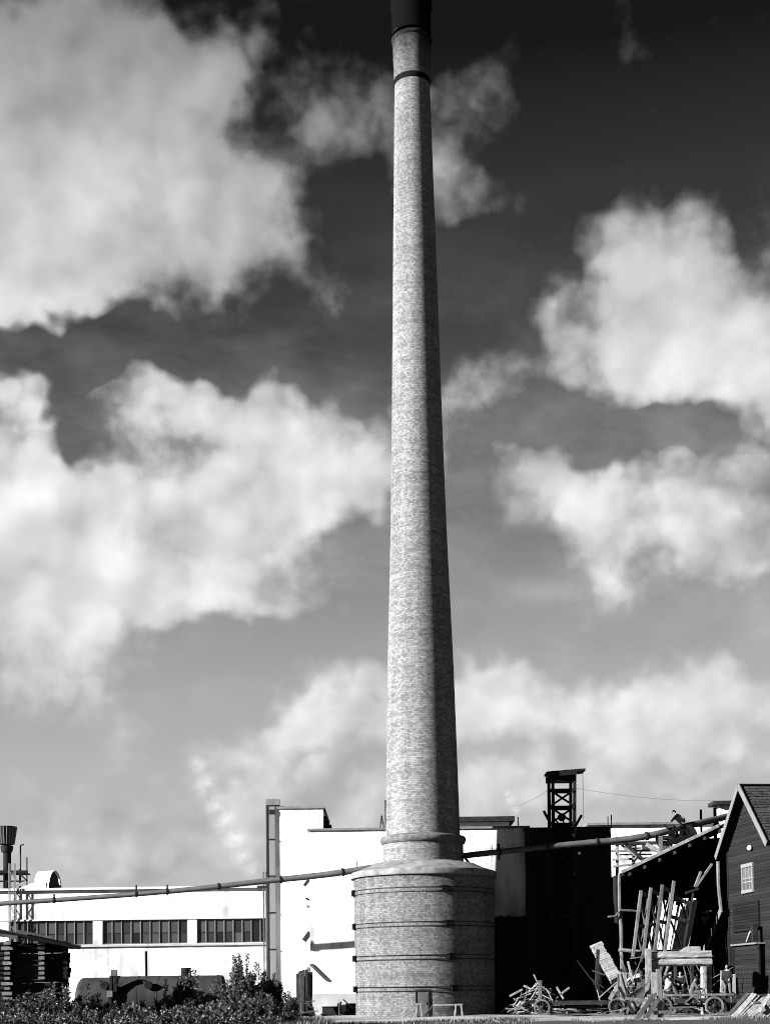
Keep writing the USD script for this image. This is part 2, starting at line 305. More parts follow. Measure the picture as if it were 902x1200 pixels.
M['tar'] = gmat('tarred_felt', .014, .5, .9, stretch=(1, 1, .25), rand=.25)
M['barn'] = gmat('dark_painted_board', .0095, .35, 1.5, stretch=(.2, .2, 6), bump=.4, rand=.28)
M['barn2'] = gmat('darker_painted_board', .007, .35, 1.5, stretch=(.3, .3, 4), bump=.4, rand=.2)
M['shingle'] = gmat('weathered_shingle', .06, .5, 2.0, island=.45)
M['trim'] = gmat('painted_trim', .095, .15, 3)
M['winwhite'] = gmat('white_window_paint', .12, .1, 3)
M['oldwood'] = gmat('grey_old_wood', .07, .5, 3, stretch=(1, 1, .4), bump=.4, rand=.3)
M['newwood'] = gmat('pale_sawn_wood', .16, .45, 5, stretch=(1, 1, .5), bump=.3, rand=.22)
M['darkwood'] = gmat('dark_wood', .02, .4, 3, bump=.4, rand=.3)
M['blackwood'] = gmat('black_timber', .009, .4, 3, bump=.4, rand=.3)
M['log'] = gmat('dark_log', .016, .45, 3, stretch=(.3, .3, 3), bump=.5, rand=.35)
M['logend'] = gmat('log_end', .16, .35, 6, rand=.4)
M['pipe'] = gmat('pipe_paint', .05, .3, 1.5, rough=.5, spec=.2)
M['zinc'] = gmat('zinc_sheet', .12, .25, 1.2, stretch=(1, 1, .3), rough=.5)
M['duct_grey'] = gmat('grey_duct_boards', .14, .12, 1.5, stretch=(2, 2, .2))
M['door'] = gmat('door_paint', .05, .3, 2)
M['bright'] = gmat('fresh_sawn_wood', .28, .35, 5, stretch=(1, 1, .5), bump=.3, rand=.2)
M['duct'] = gmat('pale_sheet', .42, .12, 1.5, stretch=(2, 2, .2))
M['rust'] = gmat('dark_rust', .022, .5, 1.3, stretch=(1, 1, .5), bump=.5, rough=.75)
M['rust2'] = gmat('sooty_iron', .01, .4)
M['rubble'] = gmat('sawdust', .22, .2, 6, bump=.8)
M['cloth_dark'] = gmat('dark_cloth', .012, .3, 6)
M['cloth_grey'] = gmat('grey_cloth', .06, .3, 6)
M['cloth_white'] = gmat('white_cloth', .24, .15, 6)
M['skin'] = gmat('skin', .16, .08, 8)
M['boot'] = gmat('boot_leather', .02, .3)
M['globe'] = gmat('white_enamel', .75, .03, rough=.3)
M['glass'] = usdkit.material(stage, '/World/Looks/dark_glass', {'g': ('geometry', {}), 'oi': ('object_info', {}), 'rr': ('map_range', {'to_min': .006, 'to_max': .03}),
    'n': ('noise_texture', {'scale': 1.2, 'detail': 3.0}), 'b': ('bump', {'strength': .08, 'distance': .05}),
    'p': ('principled_bsdf', {'roughness': .12, 'specular_ior_level': .12})},
    [('oi.random', 'rr.value'), ('rr.result', 'p.base_color'), ('g.position', 'n.vector'), ('n.fac', 'b.height'), ('b.normal', 'p.normal')], surface='p.BSDF')
def leafmat(name, v):
    n = {'g': ('geometry', {}), 'rr': ('map_range', {'to_min': v * .5, 'to_max': v * 1.7}), 'd': ('principled_bsdf', {'roughness': .55, 'specular_ior_level': .4}), 't': ('translucent_bsdf', {}), 'x': ('mix_closure', {'fac': .25})}
    L = [('g.random_per_island', 'rr.value'), ('rr.result', 'd.base_color'), ('rr.result', 't.color'), ('d.BSDF', 'x.closure1'), ('t.BSDF', 'x.closure2')]
    return usdkit.material(stage, '/World/Looks/' + name, n, L, surface='x.closure')
M['leaf'] = leafmat('shrub_leaf', .015); M['leaf2'] = leafmat('pale_leaf', .027); M['grass'] = leafmat('grass_blade', .022)
M['stem'] = gmat('stem', .06, .3)

# ------------------------------------------------------------------ ground
def ground_material():
    n = {'g': ('geometry', {}), 'n1': ('noise_texture', {'scale': .12, 'detail': 7.0, 'roughness': .62}), 'n2': ('noise_texture', {'scale': 3.5, 'detail': 6.0, 'roughness': .7}), 'my': ('mapping', {'mapping_type': 'texture', 'location': (10.0, 84.0, 0.0), 'scale': (34.0, 17.0, 50.0)}), 'gy': ('gradient_texture', {'gradient_type': 'spherical'}), 'ng': ('noise_texture', {'scale': .3, 'detail': 6.0}), 'na': ('math', {'math_type': 'multiply_add', 'value2': .5}), 'ym': ('map_range', {'from_min': .32, 'from_max': .46, 'clamp': True}), 'yx': ('mix', {'color1': (.022,) * 3}),
         'r1': ('rgb_ramp', {'ramp': [(.38, (.05,) * 3), (.52, (.13,) * 3), (.7, (.2,) * 3)]}),
         'r2': ('map_range', {'from_min': .25, 'from_max': .75, 'to_min': .55, 'to_max': 1.4, 'clamp': True}), 'mx': ('mix', {'mix_type': 'multiply', 'fac': 1.0}),
         'b': ('bump', {'strength': .9, 'distance': .12}), 'p': ('principled_bsdf', {'roughness': .95, 'specular_ior_level': .1})}
    L = [('g.position', 'n1.vector'), ('g.position', 'n2.vector'), ('n1.fac', 'r1.fac'), ('n2.fac', 'r2.value'), ('g.position', 'my.vector'), ('my.vector', 'gy.vector'), ('g.position', 'ng.vector'), ('ng.fac', 'na.value1'), ('gy.fac', 'na.value3'), ('na.value', 'ym.value'), ('ym.result', 'yx.fac'), ('r1.color', 'yx.color2'), ('yx.color', 'mx.color1'), ('r2.result', 'mx.color2'), ('mx.color', 'p.base_color'), ('n2.fac', 'b.height'), ('b.normal', 'p.normal')]
    return usdkit.material(stage, '/World/Looks/packed_earth', n, L, surface='p.BSDF')
gx = np.concatenate([[-2000, -300, -80], np.arange(-40, 60.1, 1.0), [100, 300, 2000]]); gy = np.concatenate([[-2000, -300, -20, 20], np.arange(45, 112.1, 1.0), [140, 300, 2500]])
GX, GY = np.meshgrid(gx, gy)
inside = (np.abs(GX - 10) < 49) & (GY > 46) & (GY < 111)
def gheight(x, y): return .22 * (meshkit.fbm(np.stack([np.asarray(x) * .35, np.asarray(y) * .35, 0 * np.asarray(x)], -1), 3, 5) - .5)
GZ = np.where(inside, gheight(GX, GY) - .03, -.02)
gi = np.arange(GX.size).reshape(GX.shape)
gf = np.stack([gi[:-1, :-1], gi[:-1, 1:], gi[1:, 1:], gi[1:, :-1]], -1).reshape(-1, 4)
meta(obj('ground', (np.stack([GX, GY, GZ], -1).reshape(-1, 3), np.vstack([gf[:, [0, 1, 2]], gf[:, [0, 2, 3]]])), ground_material(), smooth=True), kind='structure')

# ------------------------------------------------------------------ the chimney
CC = at(498.5, 1189.7, 90.0); CXY = V(CC[0], 90.0)
def zc(py, px=492.0): return at(px, py, 90.0)[2]
def rev(prof, n=96, uvr=None):
    """A turned shape with its seam split, so that the bricks run round it: returns the mesh and its unrolled coordinates."""
    prof = np.asarray(prof, float); ang = np.linspace(0, 2 * np.pi, n + 1) + np.pi / 2
    R, A = np.broadcast_arrays(prof[:, :1], ang[None]); Z = np.broadcast_to(prof[:, 1:], R.shape)
    v = np.stack([CXY[0] + R * np.cos(A), CXY[1] + R * np.sin(A), Z], -1).reshape(-1, 3)
    rr = uvr or prof[:, 0].mean()
    uv = np.stack([(A - np.pi / 2) * rr, Z], -1).reshape(-1, 2)
    i = np.arange(len(v)).reshape(R.shape)
    q = np.stack([i[:-1, :-1], i[:-1, 1:], i[1:, 1:], i[1:, :-1]], -1).reshape(-1, 4)
    return (v, np.vstack([q[:, [0, 1, 2]], q[:, [0, 2, 3]]])), uv
ch = thing('brick_chimney', 'towering round brick factory chimney on a banded drum base', 'chimney', (CXY[0], 90, 0))
z_rim0, z_rim1, z_dome, z_ring0, z_ring1 = zc(1031), zc(1023.5), zc(1013), zc(990), zc(981.5)
RD = 4.30
door_a = math.asin((491.5 - 497) / 82); dw, dh = .36, zc(1160)
mm, uv = rev([(RD, -.2), (RD, 0.8), (RD + .02, 3), (RD + .05, 6), (RD + .06, z_rim0)], 300, RD)
# door opening: a shallow recess cut in the drum
dr = obj('drum', mm, M['brick_drum'], ch, smooth=True, uv=uv)
mm, uv = rev([(RD + .05, z_rim0), (RD + .22, z_rim0 + .02), (RD + .25, z_rim0 + .08), (RD + .24, z_rim1 - .06), (RD + .17, z_rim1)], 128)
obj('rim', mm, M['cement'], ch, smooth=50)
mm, uv = rev([(RD + .18, z_rim1 - .02), (RD - .6, z_rim1 + .26), (3.2, z_rim1 + .5), (2.45, z_dome + .1)], 128)
obj('domed_cap', mm, M['cement'], ch, smooth=True)
mm, uv = rev([(2.50, z_dome - .5), (2.50, z_ring0 + .05)], 240)
obj('neck', mm, M['brick'], ch, smooth=True, uv=uv)
rz = z_ring1 - z_ring0
mm, uv = rev([(2.48, z_ring0 - .03), (2.58, z_ring0), (2.66, z_ring0 + rz * .35), (2.66, z_ring1 - .12), (2.6, z_ring1 - .03), (2.3, z_ring1 + .05)], 96, 2.6)
obj('moulded_ring', mm, M['brick_drum'], ch, smooth=True, uv=uv)
SH = [(975, 43.6), (900, 41.9), (780, 39.0), (630, 33.6), (500, 30.2), (350, 27.0), (200, 23.6), (94, 21.2)]
prof = [(sz(r, 90.0), zc(y)) for y, r in SH]; prof[0] = (prof[0][0], z_ring1 + .02)
def prof_r(z): return np.interp(z, [p[1] for p in prof], [p[0] for p in prof])
zs = np.linspace(prof[0][1], prof[-1][1], 60)
mm, uv = rev([(prof_r(z), z) for z in zs], 260, 1.75)
obj('shaft', mm, M['brick'], ch, smooth=True, uv=uv)
zb = zc(97, 484); zt = zc(5, 482); z2 = zc(50, 483)
r1 = prof[-1][0]
mm, uv = rev([(r1, zb - .3), (r1 + .07, zb - .07), (r1 + .085, zb + .03), (r1 + .05, zb + .1)], 72); obj('lower_collar', mm, M['soot'], ch, smooth=40)
mm, uv = rev([(r1 + .04, zb + .05), (r1 + .09, z2)], 200, 1.3); obj('head', mm, M['brick_soot'], ch, smooth=True, uv=uv)
mm, uv = rev([(r1 + .08, z2 - .08), (r1 + .17, z2), (r1 + .18, z2 + .12), (r1 + .12, z2 + .2)], 72); obj('upper_collar', mm, M['brick_soot'], ch, smooth=True, uv=uv)
mm, uv = rev([(r1 + .12, z2 + .4), (r1 + .13, zt - .5), (r1 + .22, zt - .3), (r1 + .22, zt), (r1 - .25, zt), (r1 - .25, zt - 4)], 72, 1.3); obj('chimney_lip', mm, M['brick_soot'], ch, smooth=True, uv=uv)
# steel hoops in pairs with their tightening boxes
for k, (ya, yb) in enumerate([(1045.2, 1050.0), (1084.0, 1088.7), (1121.2, 1126.0), (1156.8, 1161.6)]):
    for yy in (ya, yb):
        z = zc(yy, 470.0) - .02; rr = RD + .055
        mm, _ = rev([(rr, z - .022), (rr + .035, z - .022), (rr + .035, z + .022), (rr, z + .022)], 128); obj('steel_hoop', mm, M['steel'], ch)
    za, zb_ = zc(ya - 1.2, 470), zc(yb + 1.2, 470)
    for a in (-80 + k * .8, 15 + k * 2.2, 108, 200):
        t = math.radians(a); n_ = V(math.sin(t), -math.cos(t), 0); tg = V(math.cos(t), math.sin(t), 0)
        c = V(CXY[0], 90, 0) + n_ * (RD + .12)
        b = MB(); b.beam(c + V(0, 0, zb_) , c + V(0, 0, za), .40, .22, up=n_)
        for zz in (zc(ya, 470), zc(yb, 470)): b.tube([c + V(0, 0, zz) - tg * .35 + n_ * .03, c + V(0, 0, zz) + tg * .35 + n_ * .03], .035, 6)
        obj('hoop_lug', b, M['soot'], ch)
# door
t = door_a; n_ = V(math.sin(t), -math.cos(t), 0); tg = V(math.cos(t), math.sin(t), 0); c = V(CXY[0], 90, 0) + n_ * (RD - .02)
d = obj('door', MB().prism([(-.33, 0), (.33, 0), (.33, 1.42), (-.33, 1.42)], tg, V(0, 0, 1), c, .05, n_), M['door'], ch)
obj('door_frame', MB().beam(c + tg * .37 + V(0, 0, 0), c + tg * .37 + V(0, 0, 1.5), .08, .16, up=n_).beam(c - tg * .37, c - tg * .37 + V(0, 0, 1.5), .08, .16, up=n_).beam(c - tg * .41 + V(0, 0, 1.54), c + tg * .41 + V(0, 0, 1.54), .16, .08), M['steel'], d)
obj('handle', MB().tube([c + tg * .24 + n_ * .07 + V(0, 0, .68), c + tg * .24 + n_ * .07 + V(0, 0, .82)], .02, 6), M['steel'], d)

# ------------------------------------------------------------------ white boiler house
YF, YT = 94.6, 99.5
bh = thing('boiler_house', 'tall white rendered boiler house behind the brick chimney', 'building', (0, YF, 0))
xl, xr = at(363.3, 1100, YF)[0], at(617, 1100, YF)[0] + .3
zF = at(440, 973, YF)[2]
zp = at(390, 1165, YF)[2]
b = MB().box((xl, YF, zp), (xr, YF + 12, zF)); obj('front_wall', b, M['white'], bh)
obj('plinth', MB().box((xl, YF - .05, -.3), (xr, YF + 12, zp)), M['plinth'], bh)
obj('front_coping', MB().box((xl - .1, YF - .12, zF), (xr + .02, YF + 12.1, zF + .14)), M['zinc'], bh)
xa, xb = at(322.5, 1050, YT)[0], at(378.5, 960, YT)[0]
zT = at(350, 948, YT)[2]
obj('tall_wall', MB().box((xa, YT, -.3), (xb, YT + 9, zT)), M['white2'], bh)
obj('tall_coping', MB().box((xa - .05, YT - .1, zT), (xb + .12, YT + 9.1, zT + .16)), M['zinc'], bh)
for k in range(4):     # toothed end of the parapet
    p = at(379 + k * 2.6, 953 + k * 5, YT)
    obj('toothed_brick', MB().box((xb + .002, YT + 1.0 + k * .02, zF), (xb + .2 + k * .16, YT + 2, p[2] - .1)), M['tar'], bh)
# penthouse on the roof, right of the shaft
yp = YF + 3
p0, p1 = at(534, 972, yp), at(598, 962.5, yp)
obj('roof_house', MB().box((p0[0] - 3, yp, zF), (p1[0] - .1, yp + 5, p1[2] - .05)), M['white2'], bh)
rs = obj('roof_slab', MB().box((p0[0] - 3.3, yp - .5, p1[2] - .05), (p1[0] + .25, yp + 5.3, p1[2] + .28)), M['darkwood'], bh)
q0, q1 = at(555, 971.0, yp), at(568, 968.4, yp)
obj('roof_hatch', MB().box((q0[0], yp - .06, q0[2]), (q1[0], yp, q1[2])), M['glass'], bh)
ya = 93.9; za_ = at(600, 1074, ya)[2]; xa2, xb2 = at(560, 1100, ya)[0], at(618, 1100, ya)[0]  # guessed black boards, added to carry the shade low on the white wall
an = thing('boarded_annex', 'shade of the wall strip put in as a low black annex squeezed between the drum and the dark tower', 'boarding', ((xa2 + xb2) / 2, ya, 0))
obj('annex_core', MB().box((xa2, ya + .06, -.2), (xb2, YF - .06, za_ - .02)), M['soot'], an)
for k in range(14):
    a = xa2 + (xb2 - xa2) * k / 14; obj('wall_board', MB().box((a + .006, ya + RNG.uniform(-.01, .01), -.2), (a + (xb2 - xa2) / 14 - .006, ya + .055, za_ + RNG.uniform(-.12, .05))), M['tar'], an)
# boarded duct on the left corner of the tall wall
YD = 99.36
dx0, dx1 = at(313.4, 1050, YD)[0], at(322.8, 1050, YD)[0]
zd = at(318, 944, YD)[2]
du = thing('corner_duct', 'tall narrow grey duct with dark bands up the left corner of the white boiler house', 'duct', ((dx0 + dx1) / 2, YD, 0))
obj('duct_shaft', MB().box((dx0, YD, -.1), (dx1, YT + .3, zd)), M['duct_grey'], du)
obj('duct_cap', MB().box((dx0 - .06, YD - .1, zd + .002), (dx1 + .32, YT + .4, zd + .42)), M['zinc'], du)
obj('duct_mouth', MB().box((dx0 + .16, YD - .03, zd - .62), (dx1 - .02, YD + .02, zd - .3)), M['steel'], du)
for py in (984, 1027, 1070, 1113, 1150):
    z = at(318, py, YD)[2]; obj('duct_band', MB().box((dx0 - .04, YD - .04, z - .04), (dx1 + .03, YD + .1, z + .04)), M['steel'], du)
obj('corner_strip', MB().box((dx0 - .06, YD - .05, -.1), (dx0 + .03, YD + .05, zd)), M['darkwood'], du)
def wall_stick(a, b_, Y, w, mat, label, name='wall_plank'):
    A, B_ = at(*a, Y), at(*b_, Y); return single(name, MB().beam(A, B_, w, .12, up=(0, -1, 0)), mat, label, 'plank')
wall_stick((356.5, 1038.5), (362.8, 1030), YF + .5, .20, M['darkwood'], 'small slanting prop on the white wall just below the pipe')
wall_stick((358, 1053.2), (363, 1055), YF + .5, .12, M['darkwood'], 'tiny peg on the white wall below the pipe')
wall_stick((356, 1103), (363.4, 1093), YF + .5, .32, M['darkwood'], 'short thick slanting prop at the corner of the white wall')
wall_stick((363.5, 1130.5), (382.5, 1149), YF - .08, .17, M['oldwood'], 'long thin plank put in for a slanting shadow mark on the white wall')  # added plank stands in for a slanting shadow mark on the wall
# rooftop bits
x, = at(452, 972, YF + 1)[:1]
zz = at(452, 938, YF + 1)[2]
single('roof_pole', MB().tube([(x, YF + 1, zF), (x, YF + 1, zz)], .06, 8), M['steel'], 'short dark pole on the white roof left of the shaft', 'pole')
a_, b_, c_ = at(445, 973, YF + .6), at(447.2, 956, YF + .6), at(450, 973, YF + .6)
single('roof_trestle', MB().beam(a_, b_, .08).beam(c_, b_, .08).beam((a_ + b_) / 2, (c_ + b_) / 2, .05), M['darkwood'], 'small A-shaped trestle on the white roof left of the shaft', 'trestle')
p = at(607, 972, YF + 1); q = at(606.5, 958, YF + 1)
single('roof_vent_pipe', MB().tube([(p[0], p[1], zF), (p[0], p[1], q[2])], .05, 8), M['steel'], 'thin vent pipe on the white roof beside the dark tower', 'vent pipe')

# ------------------------------------------------------------------ long white hall with window bands
YH = 101.0
hall = thing('workshop_hall', 'long low white hall with bands of dark windows at left', 'building', (-20, YH, 0))
zH = at(100, 1043.5, YH)[2]; zs0, zs1 = at(150, 1107, YH)[2], at(150, 1078.5, YH)[2]
hx0, hx1 = -42.0, at(322, 1050, YH)[0]
obj('lower_wall', MB().box((hx0, YH, -.3), (hx1, YH + .4, zs0)), M['white2'], hall)
obj('upper_wall', MB().box((hx0, YH, zs1), (hx1, YH + .4, zH)), M['white2'], hall)
obj('sill', MB().box((hx0, YH - .14, zs0 - .16), (hx1, YH - .004, zs0 - .03)), M['plinth'], hall)
obj('lintel_strip', MB().box((hx0, YH - .06, zs1 + .003), (hx1, YH - .004, zs1 + .1)), M['duct'], hall)
obj('flat_roof', MB().box((hx0, YH - .25, zH + .003), (hx1, YH + 20, zH + .16)), M['duct'], hall)
bands = [(-213, -114), (-100.5, -1.5), (10, 109), (120, 220), (230.5, 326)]
ex = []
for (pa, pb) in bands:
    xa_, xb_ = at(pa, 1092, YH)[0], at(pb, 1092, YH)[0]; ex.append((xa_, xb_))
    f = MB(); fr = .06
    f.box((xa_, YH + .08, zs0), (xb_, YH + .16, zs0 + fr)).box((xa_, YH + .08, zs1 - fr), (xb_, YH + .16, zs1)).box((xa_, YH + .08, zs0 + fr), (xa_ + fr, YH + .16, zs1 - fr)).box((xb_ - fr, YH + .08, zs0 + fr), (xb_, YH + .16, zs1 - fr))
    w = obj('window_band', f, M['zinc'], hall)
    n = 9; zm = zs0 + (zs1 - zs0) * .46
    vb = MB()
    for k in range(1, n):
        x = xa_ + (xb_ - xa_) * k / n; obj('mullion', MB().box((x - .035, YH + .07, zs0 + fr), (x + .035, YH + .17, zs1 - fr)), M['zinc'], w)
    obj('transom', MB().box((xa_ + fr, YH + .10, zm - .025), (xb_ - fr, YH + .155, zm + .025)), M['steel'], w)
    if pa > -60:
        for k in range(n):
            for (za, zb_) in ((zs0, zm), (zm, zs1)):
                x0, x1 = xa_ + (xb_ - xa_) * k / n, xa_ + (xb_ - xa_) * (k + 1) / n
                a = RNG.uniform(-.012, .012)
                obj('pane', MB().add([(x0, YH + .13 + a, za), (x1, YH + .13 - a, za), (x1, YH + .13 - a, zb_), (x0, YH + .13 + a, zb_)], [(0, 1, 2, 3)]), M['glass'], w)
    else:
        obj('pane', MB().box((xa_, YH + .13, zs0), (xb_, YH + .15, zs1)), M['glass'], w)
edges = [hx0] + [e for ab in ex for e in ab] + [hx1]
for k in range(0, len(edges), 2):
    if edges[k + 1] - edges[k] > .05: obj('pier', MB().box((edges[k], YH, zs0), (edges[k + 1], YH + .4, zs1)), M['white2'], hall)
obj('end_wall', MB().box((hx0, YH + .4, -.3), (hx0 + .4, YH + 20, zH)), M['white2'], hall)
obj('room_back', MB().box((hx0 + .4, YH + 6, 0), (hx1, YH + 6.3, zH)), M['tar'], hall)
# barrel roof vent
Yv = YH + 3
g0 = at(62, 1043, Yv)
vt = thing('barrel_vent', 'barrel-topped roof vent with dark round end on the left hall', 'roof vent', (g0[0], Yv, zH))
xs = at(47, 1030, Yv)[0]; xe = at(66, 1030, Yv)[0]; ztop = at(66, 1021, Yv)[2]; hh = ztop - zH
arc = [(math.cos(t) * 1.0, math.sin(t)) for t in np.linspace(0, math.pi, 17)]
prof_a = np.array([(-(a) * .95, zH + .1 + max(b, 0) * (hh - .1)) for a, b in arc])
ax = V(.96, -.28, 0); side = V(.28, .96, 0)
o0 = V(xs, Yv, 0); o1 = o0 + ax * ((xe - xs) / .96)
v = [o + side * p[0] + V(0, 0, p[1]) for o in (o0, o1) for p in prof_a]; n = len(prof_a)
f = [(i, i + 1, n + i + 1, n + i) for i in range(n - 1)]
obj('vent_hood', MB().add(v, f), M['duct'], vt, smooth=True)
v2 = [o1 - ax * .15 + side * p[0] * .96 + V(0, 0, zH + .08 + (p[1] - zH - .1) * .96) for p in prof_a]
obj('vent_mouth', MB().add(v2, [(0, i, i + 1) for i in range(1, n - 1)]), M['steel'], vt)
obj('sloping_skirt', MB().add([o0 - ax * 1.9 + side * s_ * .95 + V(0, 0, zH + .1) for s_ in (-1, 1)] + [o1 - ax * .2 + side * s_ * .98 + V(0, 0, zz) for zz in (zH + .1, zH + hh * .42) for s_ in (-1, 1)] + [o0 - ax * .1 + side * s_ * .98 + V(0, 0, zH + hh * .42) for s_ in (-1, 1)],
    [(0, 2, 4, 6), (1, 7, 5, 3), (0, 6, 7, 1), (6, 4, 5, 7), (2, 3, 5, 4), (0, 1, 3, 2)]), M['duct'], vt)
# flared cowl on a scaffold
Yc = YH + 7.0
cb = at(8, 1043, Yc)
cw = thing('flared_cowl', 'flared sheet metal chimney cowl standing on the roof at far left', 'chimney cowl', (cb[0], Yc, zH))
zz = lambda py: at(8, py, Yc)[2]
pk = sz(1, Yc)
obj('cowl_neck', MB().lathe([(4.6 * pk, zH), (4.6 * pk, zz(1000)), (3.8 * pk, zz(999)), (3.8 * pk, zz(990))], (cb[0] + .02, Yc, 0), 20), M['rust2'], cw, smooth=40)
obj('neck_collar', MB().lathe([(3.8 * pk, zz(1000)), (6.5 * pk, zz(999)), (7.5 * pk, zz(992)), (5 * pk, zz(991))], (cb[0], Yc, 0), 20), M['steel'], cw, smooth=40)
fl = MB().lathe([(9.3 * pk, zz(990)), (12.2 * pk, zz(970)), (11.9 * pk, zz(970)), (9.0 * pk, zz(989.5)), (3.7 * pk, zz(990.2)), (9.3 * pk, zz(990))], (cb[0] - .05, Yc, 0), 20)
obj('flared_hood', fl, M['rust'], cw)
for k in range(20):
    t = 2 * math.pi * k / 20; e = V(math.cos(t), math.sin(t), 0); c0 = V(cb[0] - .05, Yc, 0)
    obj('hood_seam', MB().beam(c0 + e * 9.35 * pk + V(0, 0, zz(989.8)), c0 + e * 12.25 * pk + V(0, 0, zz(970.2)), .05, .05), M['zinc'], cw)
obj('hood_rim', MB().lathe([(12.1 * pk, zz(971)), (12.6 * pk, zz(970.5)), (12.6 * pk, zz(969.4)), (11.9 * pk, zz(969.2))], (cb[0] - .05, Yc, 0), 20), M['steel'], cw)
sc_ = thing('roof_scaffold', 'dark pole scaffold platform round the cowl at far left', 'scaffold', (cb[0], Yc, zH))
for px in (-14, 5, 23, 31.5):
    for dy in (-1.0, 1.0):
        pt = at(px, 1019, Yc + dy); obj('scaffold_pole', MB().tube([(pt[0], Yc + dy, zH), (pt[0], Yc + dy, pt[2] + (.9 if px > 30 else 0))], .05, 6), M['blackwood'], sc_)
for dy in (-1.0, 1.0):
    for py, r in ((1022, .10), (1033, .05)):
        A, B_ = at(-18, py + .2, Yc + dy), at(32.5, py, Yc + dy); obj('rail', MB().beam(A, B_, r * 1.5, r * 2.2), M['blackwood'], sc_)
A, B_ = at(-18, 1024.4, Yc), at(32, 1024, Yc); obj('platform_board', MB().beam(A, B_, 1.9, .09), M['blackwood'], sc_)
A, B_ = at(23, 1024, Yc - 1), at(31, 1032, Yc - 1); obj('brace', MB().beam(A, B_, .1), M['blackwood'], sc_)
A, B_ = at(31, 1034, Yc - 1.05), at(19, 1039, Yc - 1.05); obj('pale_board', MB().plank(A, B_, .22, .05), M['newwood'], sc_)
pt = at(24, 1022, Yc); single('thin_mast', MB().tube([(pt[0], Yc, zH), (pt[0], Yc, at(24, 991, Yc)[2])], .05, 6).tube([(pt[0], Yc, at(24, 991, Yc)[2]), (pt[0] + .25, Yc, at(24, 990, Yc)[2])], .05, 6), M['steel'], 'thin mast with a tip beside the flared cowl', 'mast')
# lattice mast standing before the hall
Yl = 100.5
lm_ = thing('lattice_mast', 'slim steel lattice mast standing before the windows at far left', 'lattice mast', (at(14, 1180, Yl)[0], Yl, 0))
la, lb = at(11.0, 1100, Yl)[0], at(17.4, 1100, Yl)[0]; zl = at(14, 1012, Yl)[2]
for x in (la, lb):
    for y in (Yl, Yl + .36): obj('mast_leg', MB().beam((x, y, 0), (x - .05, y, zl), .06), M['zinc'], lm_)
lat = 0
for z in np.arange(.3, zl - .5, .62):
    lat += 1
    for y in (Yl - .03, Yl + .39):
        a, c2 = (la, lb) if lat % 2 else (lb, la); obj('lattice_bar', MB().beam((a, y, z), (c2, y, z + .6), .035), M['zinc'], lm_)

# ------------------------------------------------------------------ the overhead pipe
pl = [(-260, 1094, 91.4, 5.2), (-20, 1061, 91.2, 5.0), (65, 1055.2, 91.0, 5.0), (150, 1049, 90.8, 5.2), (230, 1042, 90.7, 5.6), (310, 1033, 90.6, 6.2), (380, 1025.5, 90.4, 6.6), (450, 1014.8, 90.2, 7.0)]
pr = [(520, 1006, 90.0, 6.4), (590, 998, 90.6, 6.2), (650, 991.8, 91.35, 6.4), (690, 988, 91.4, 6.8), (740, 983, 91.4, 7.0), (770, 977.5, 91.5, 7.2), (790, 972, 91.8, 7.2), (815, 966, 92.4, 6.8), (850, 957.5, 93.6, 6.8), (905, 943, 95.5, 6.4)]
def pipe(nodes):
    p = np.array([at(x, y, Y) for x, y, Y, w in nodes]); r = np.array([sz(w * 1.12, Y) / 2 for x, y, Y, w in nodes])
    t = np.concatenate([[0], np.cumsum(np.linalg.norm(np.diff(p, axis=0), axis=1))]); s_ = np.linspace(0, t[-1], 60)
    from scipy.interpolate import CubicSpline, PchipInterpolator
    return np.stack([PchipInterpolator(t, p[:, k])(s_) for k in range(3)], 1), np.interp(s_, t, r)
pp = thing('conveyor_pipe', 'long dark sheet metal pipe running from the left edge to the chimney neck', 'pipe', at(300, 1034, 92.4))
c1, r_1 = pipe(pl); obj('pipe_run', MB().tube(c1, r_1, 14), M['pipe'], pp, smooth=50)
e0, e1 = at(440.5, 1016.2, 90.34), at(450, 1014.8, 90.2); obj('end_collar', MB().tube([e0, e1], .24, 14), M['zinc'], pp, smooth=50)
for px in (-90, 65, 165, 190.5, 262, 335, 398):
    i = int(np.argmin([abs((CX + F * ((q - [0, 0, EYE]) @ RT) / ((q - [0, 0, EYE]) @ fw)) - px) for q in c1])); i = min(max(i, 1), 58)
    t = c1[i + 1] - c1[i - 1]; t /= np.linalg.norm(t)
    obj('pipe_joint', MB().tube([c1[i] - t * .05, c1[i] + t * .05], r_1[i] * 1.35, 14), M['steel'], pp)
    if px in (65, 165, 190.5): obj('joint_fin', MB().box(c1[i] - V(.05, .03, 0), c1[i] + V(.05, .03, r_1[i] * (3.6 if px == 165 else 2.6))), M['steel'], pp)
p2 = thing('blower_pipe', 'sheet metal pipe rising from the chimney neck to the dark barn at right', 'pipe', at(690, 988, 91))
c2, r_2 = pipe(pr); obj('pipe_run', MB().tube(c2, r_2, 14), M['pipe'], p2, smooth=50)
for px, hgt in ((588, 1.75), (640, 0), (700, 0), (760, 0)):
    i = int(np.argmin([abs((CX + F * ((q - [0, 0, EYE]) @ RT) / ((q - [0, 0, EYE]) @ fw)) - px) for q in c2])); i = min(max(i, 1), 58)
    t = c2[i + 1] - c2[i - 1]; t /= np.linalg.norm(t)
    obj('pipe_joint', MB().tube([c2[i] - t * .06, c2[i] + t * .06], r_2[i] * 1.3, 14), M['steel'], p2)
    if hgt: obj('joint_board', MB().beam(c2[i] - V(.05, 0, .52), c2[i] + V(-.06, 0, .5), .14), M['steel'], p2)
A, B_ = at(543, 1004, 89.2), at(556, 1019, 88.5); obj('prop_strut', MB().beam(A, B_, .12), M['steel'], p2)
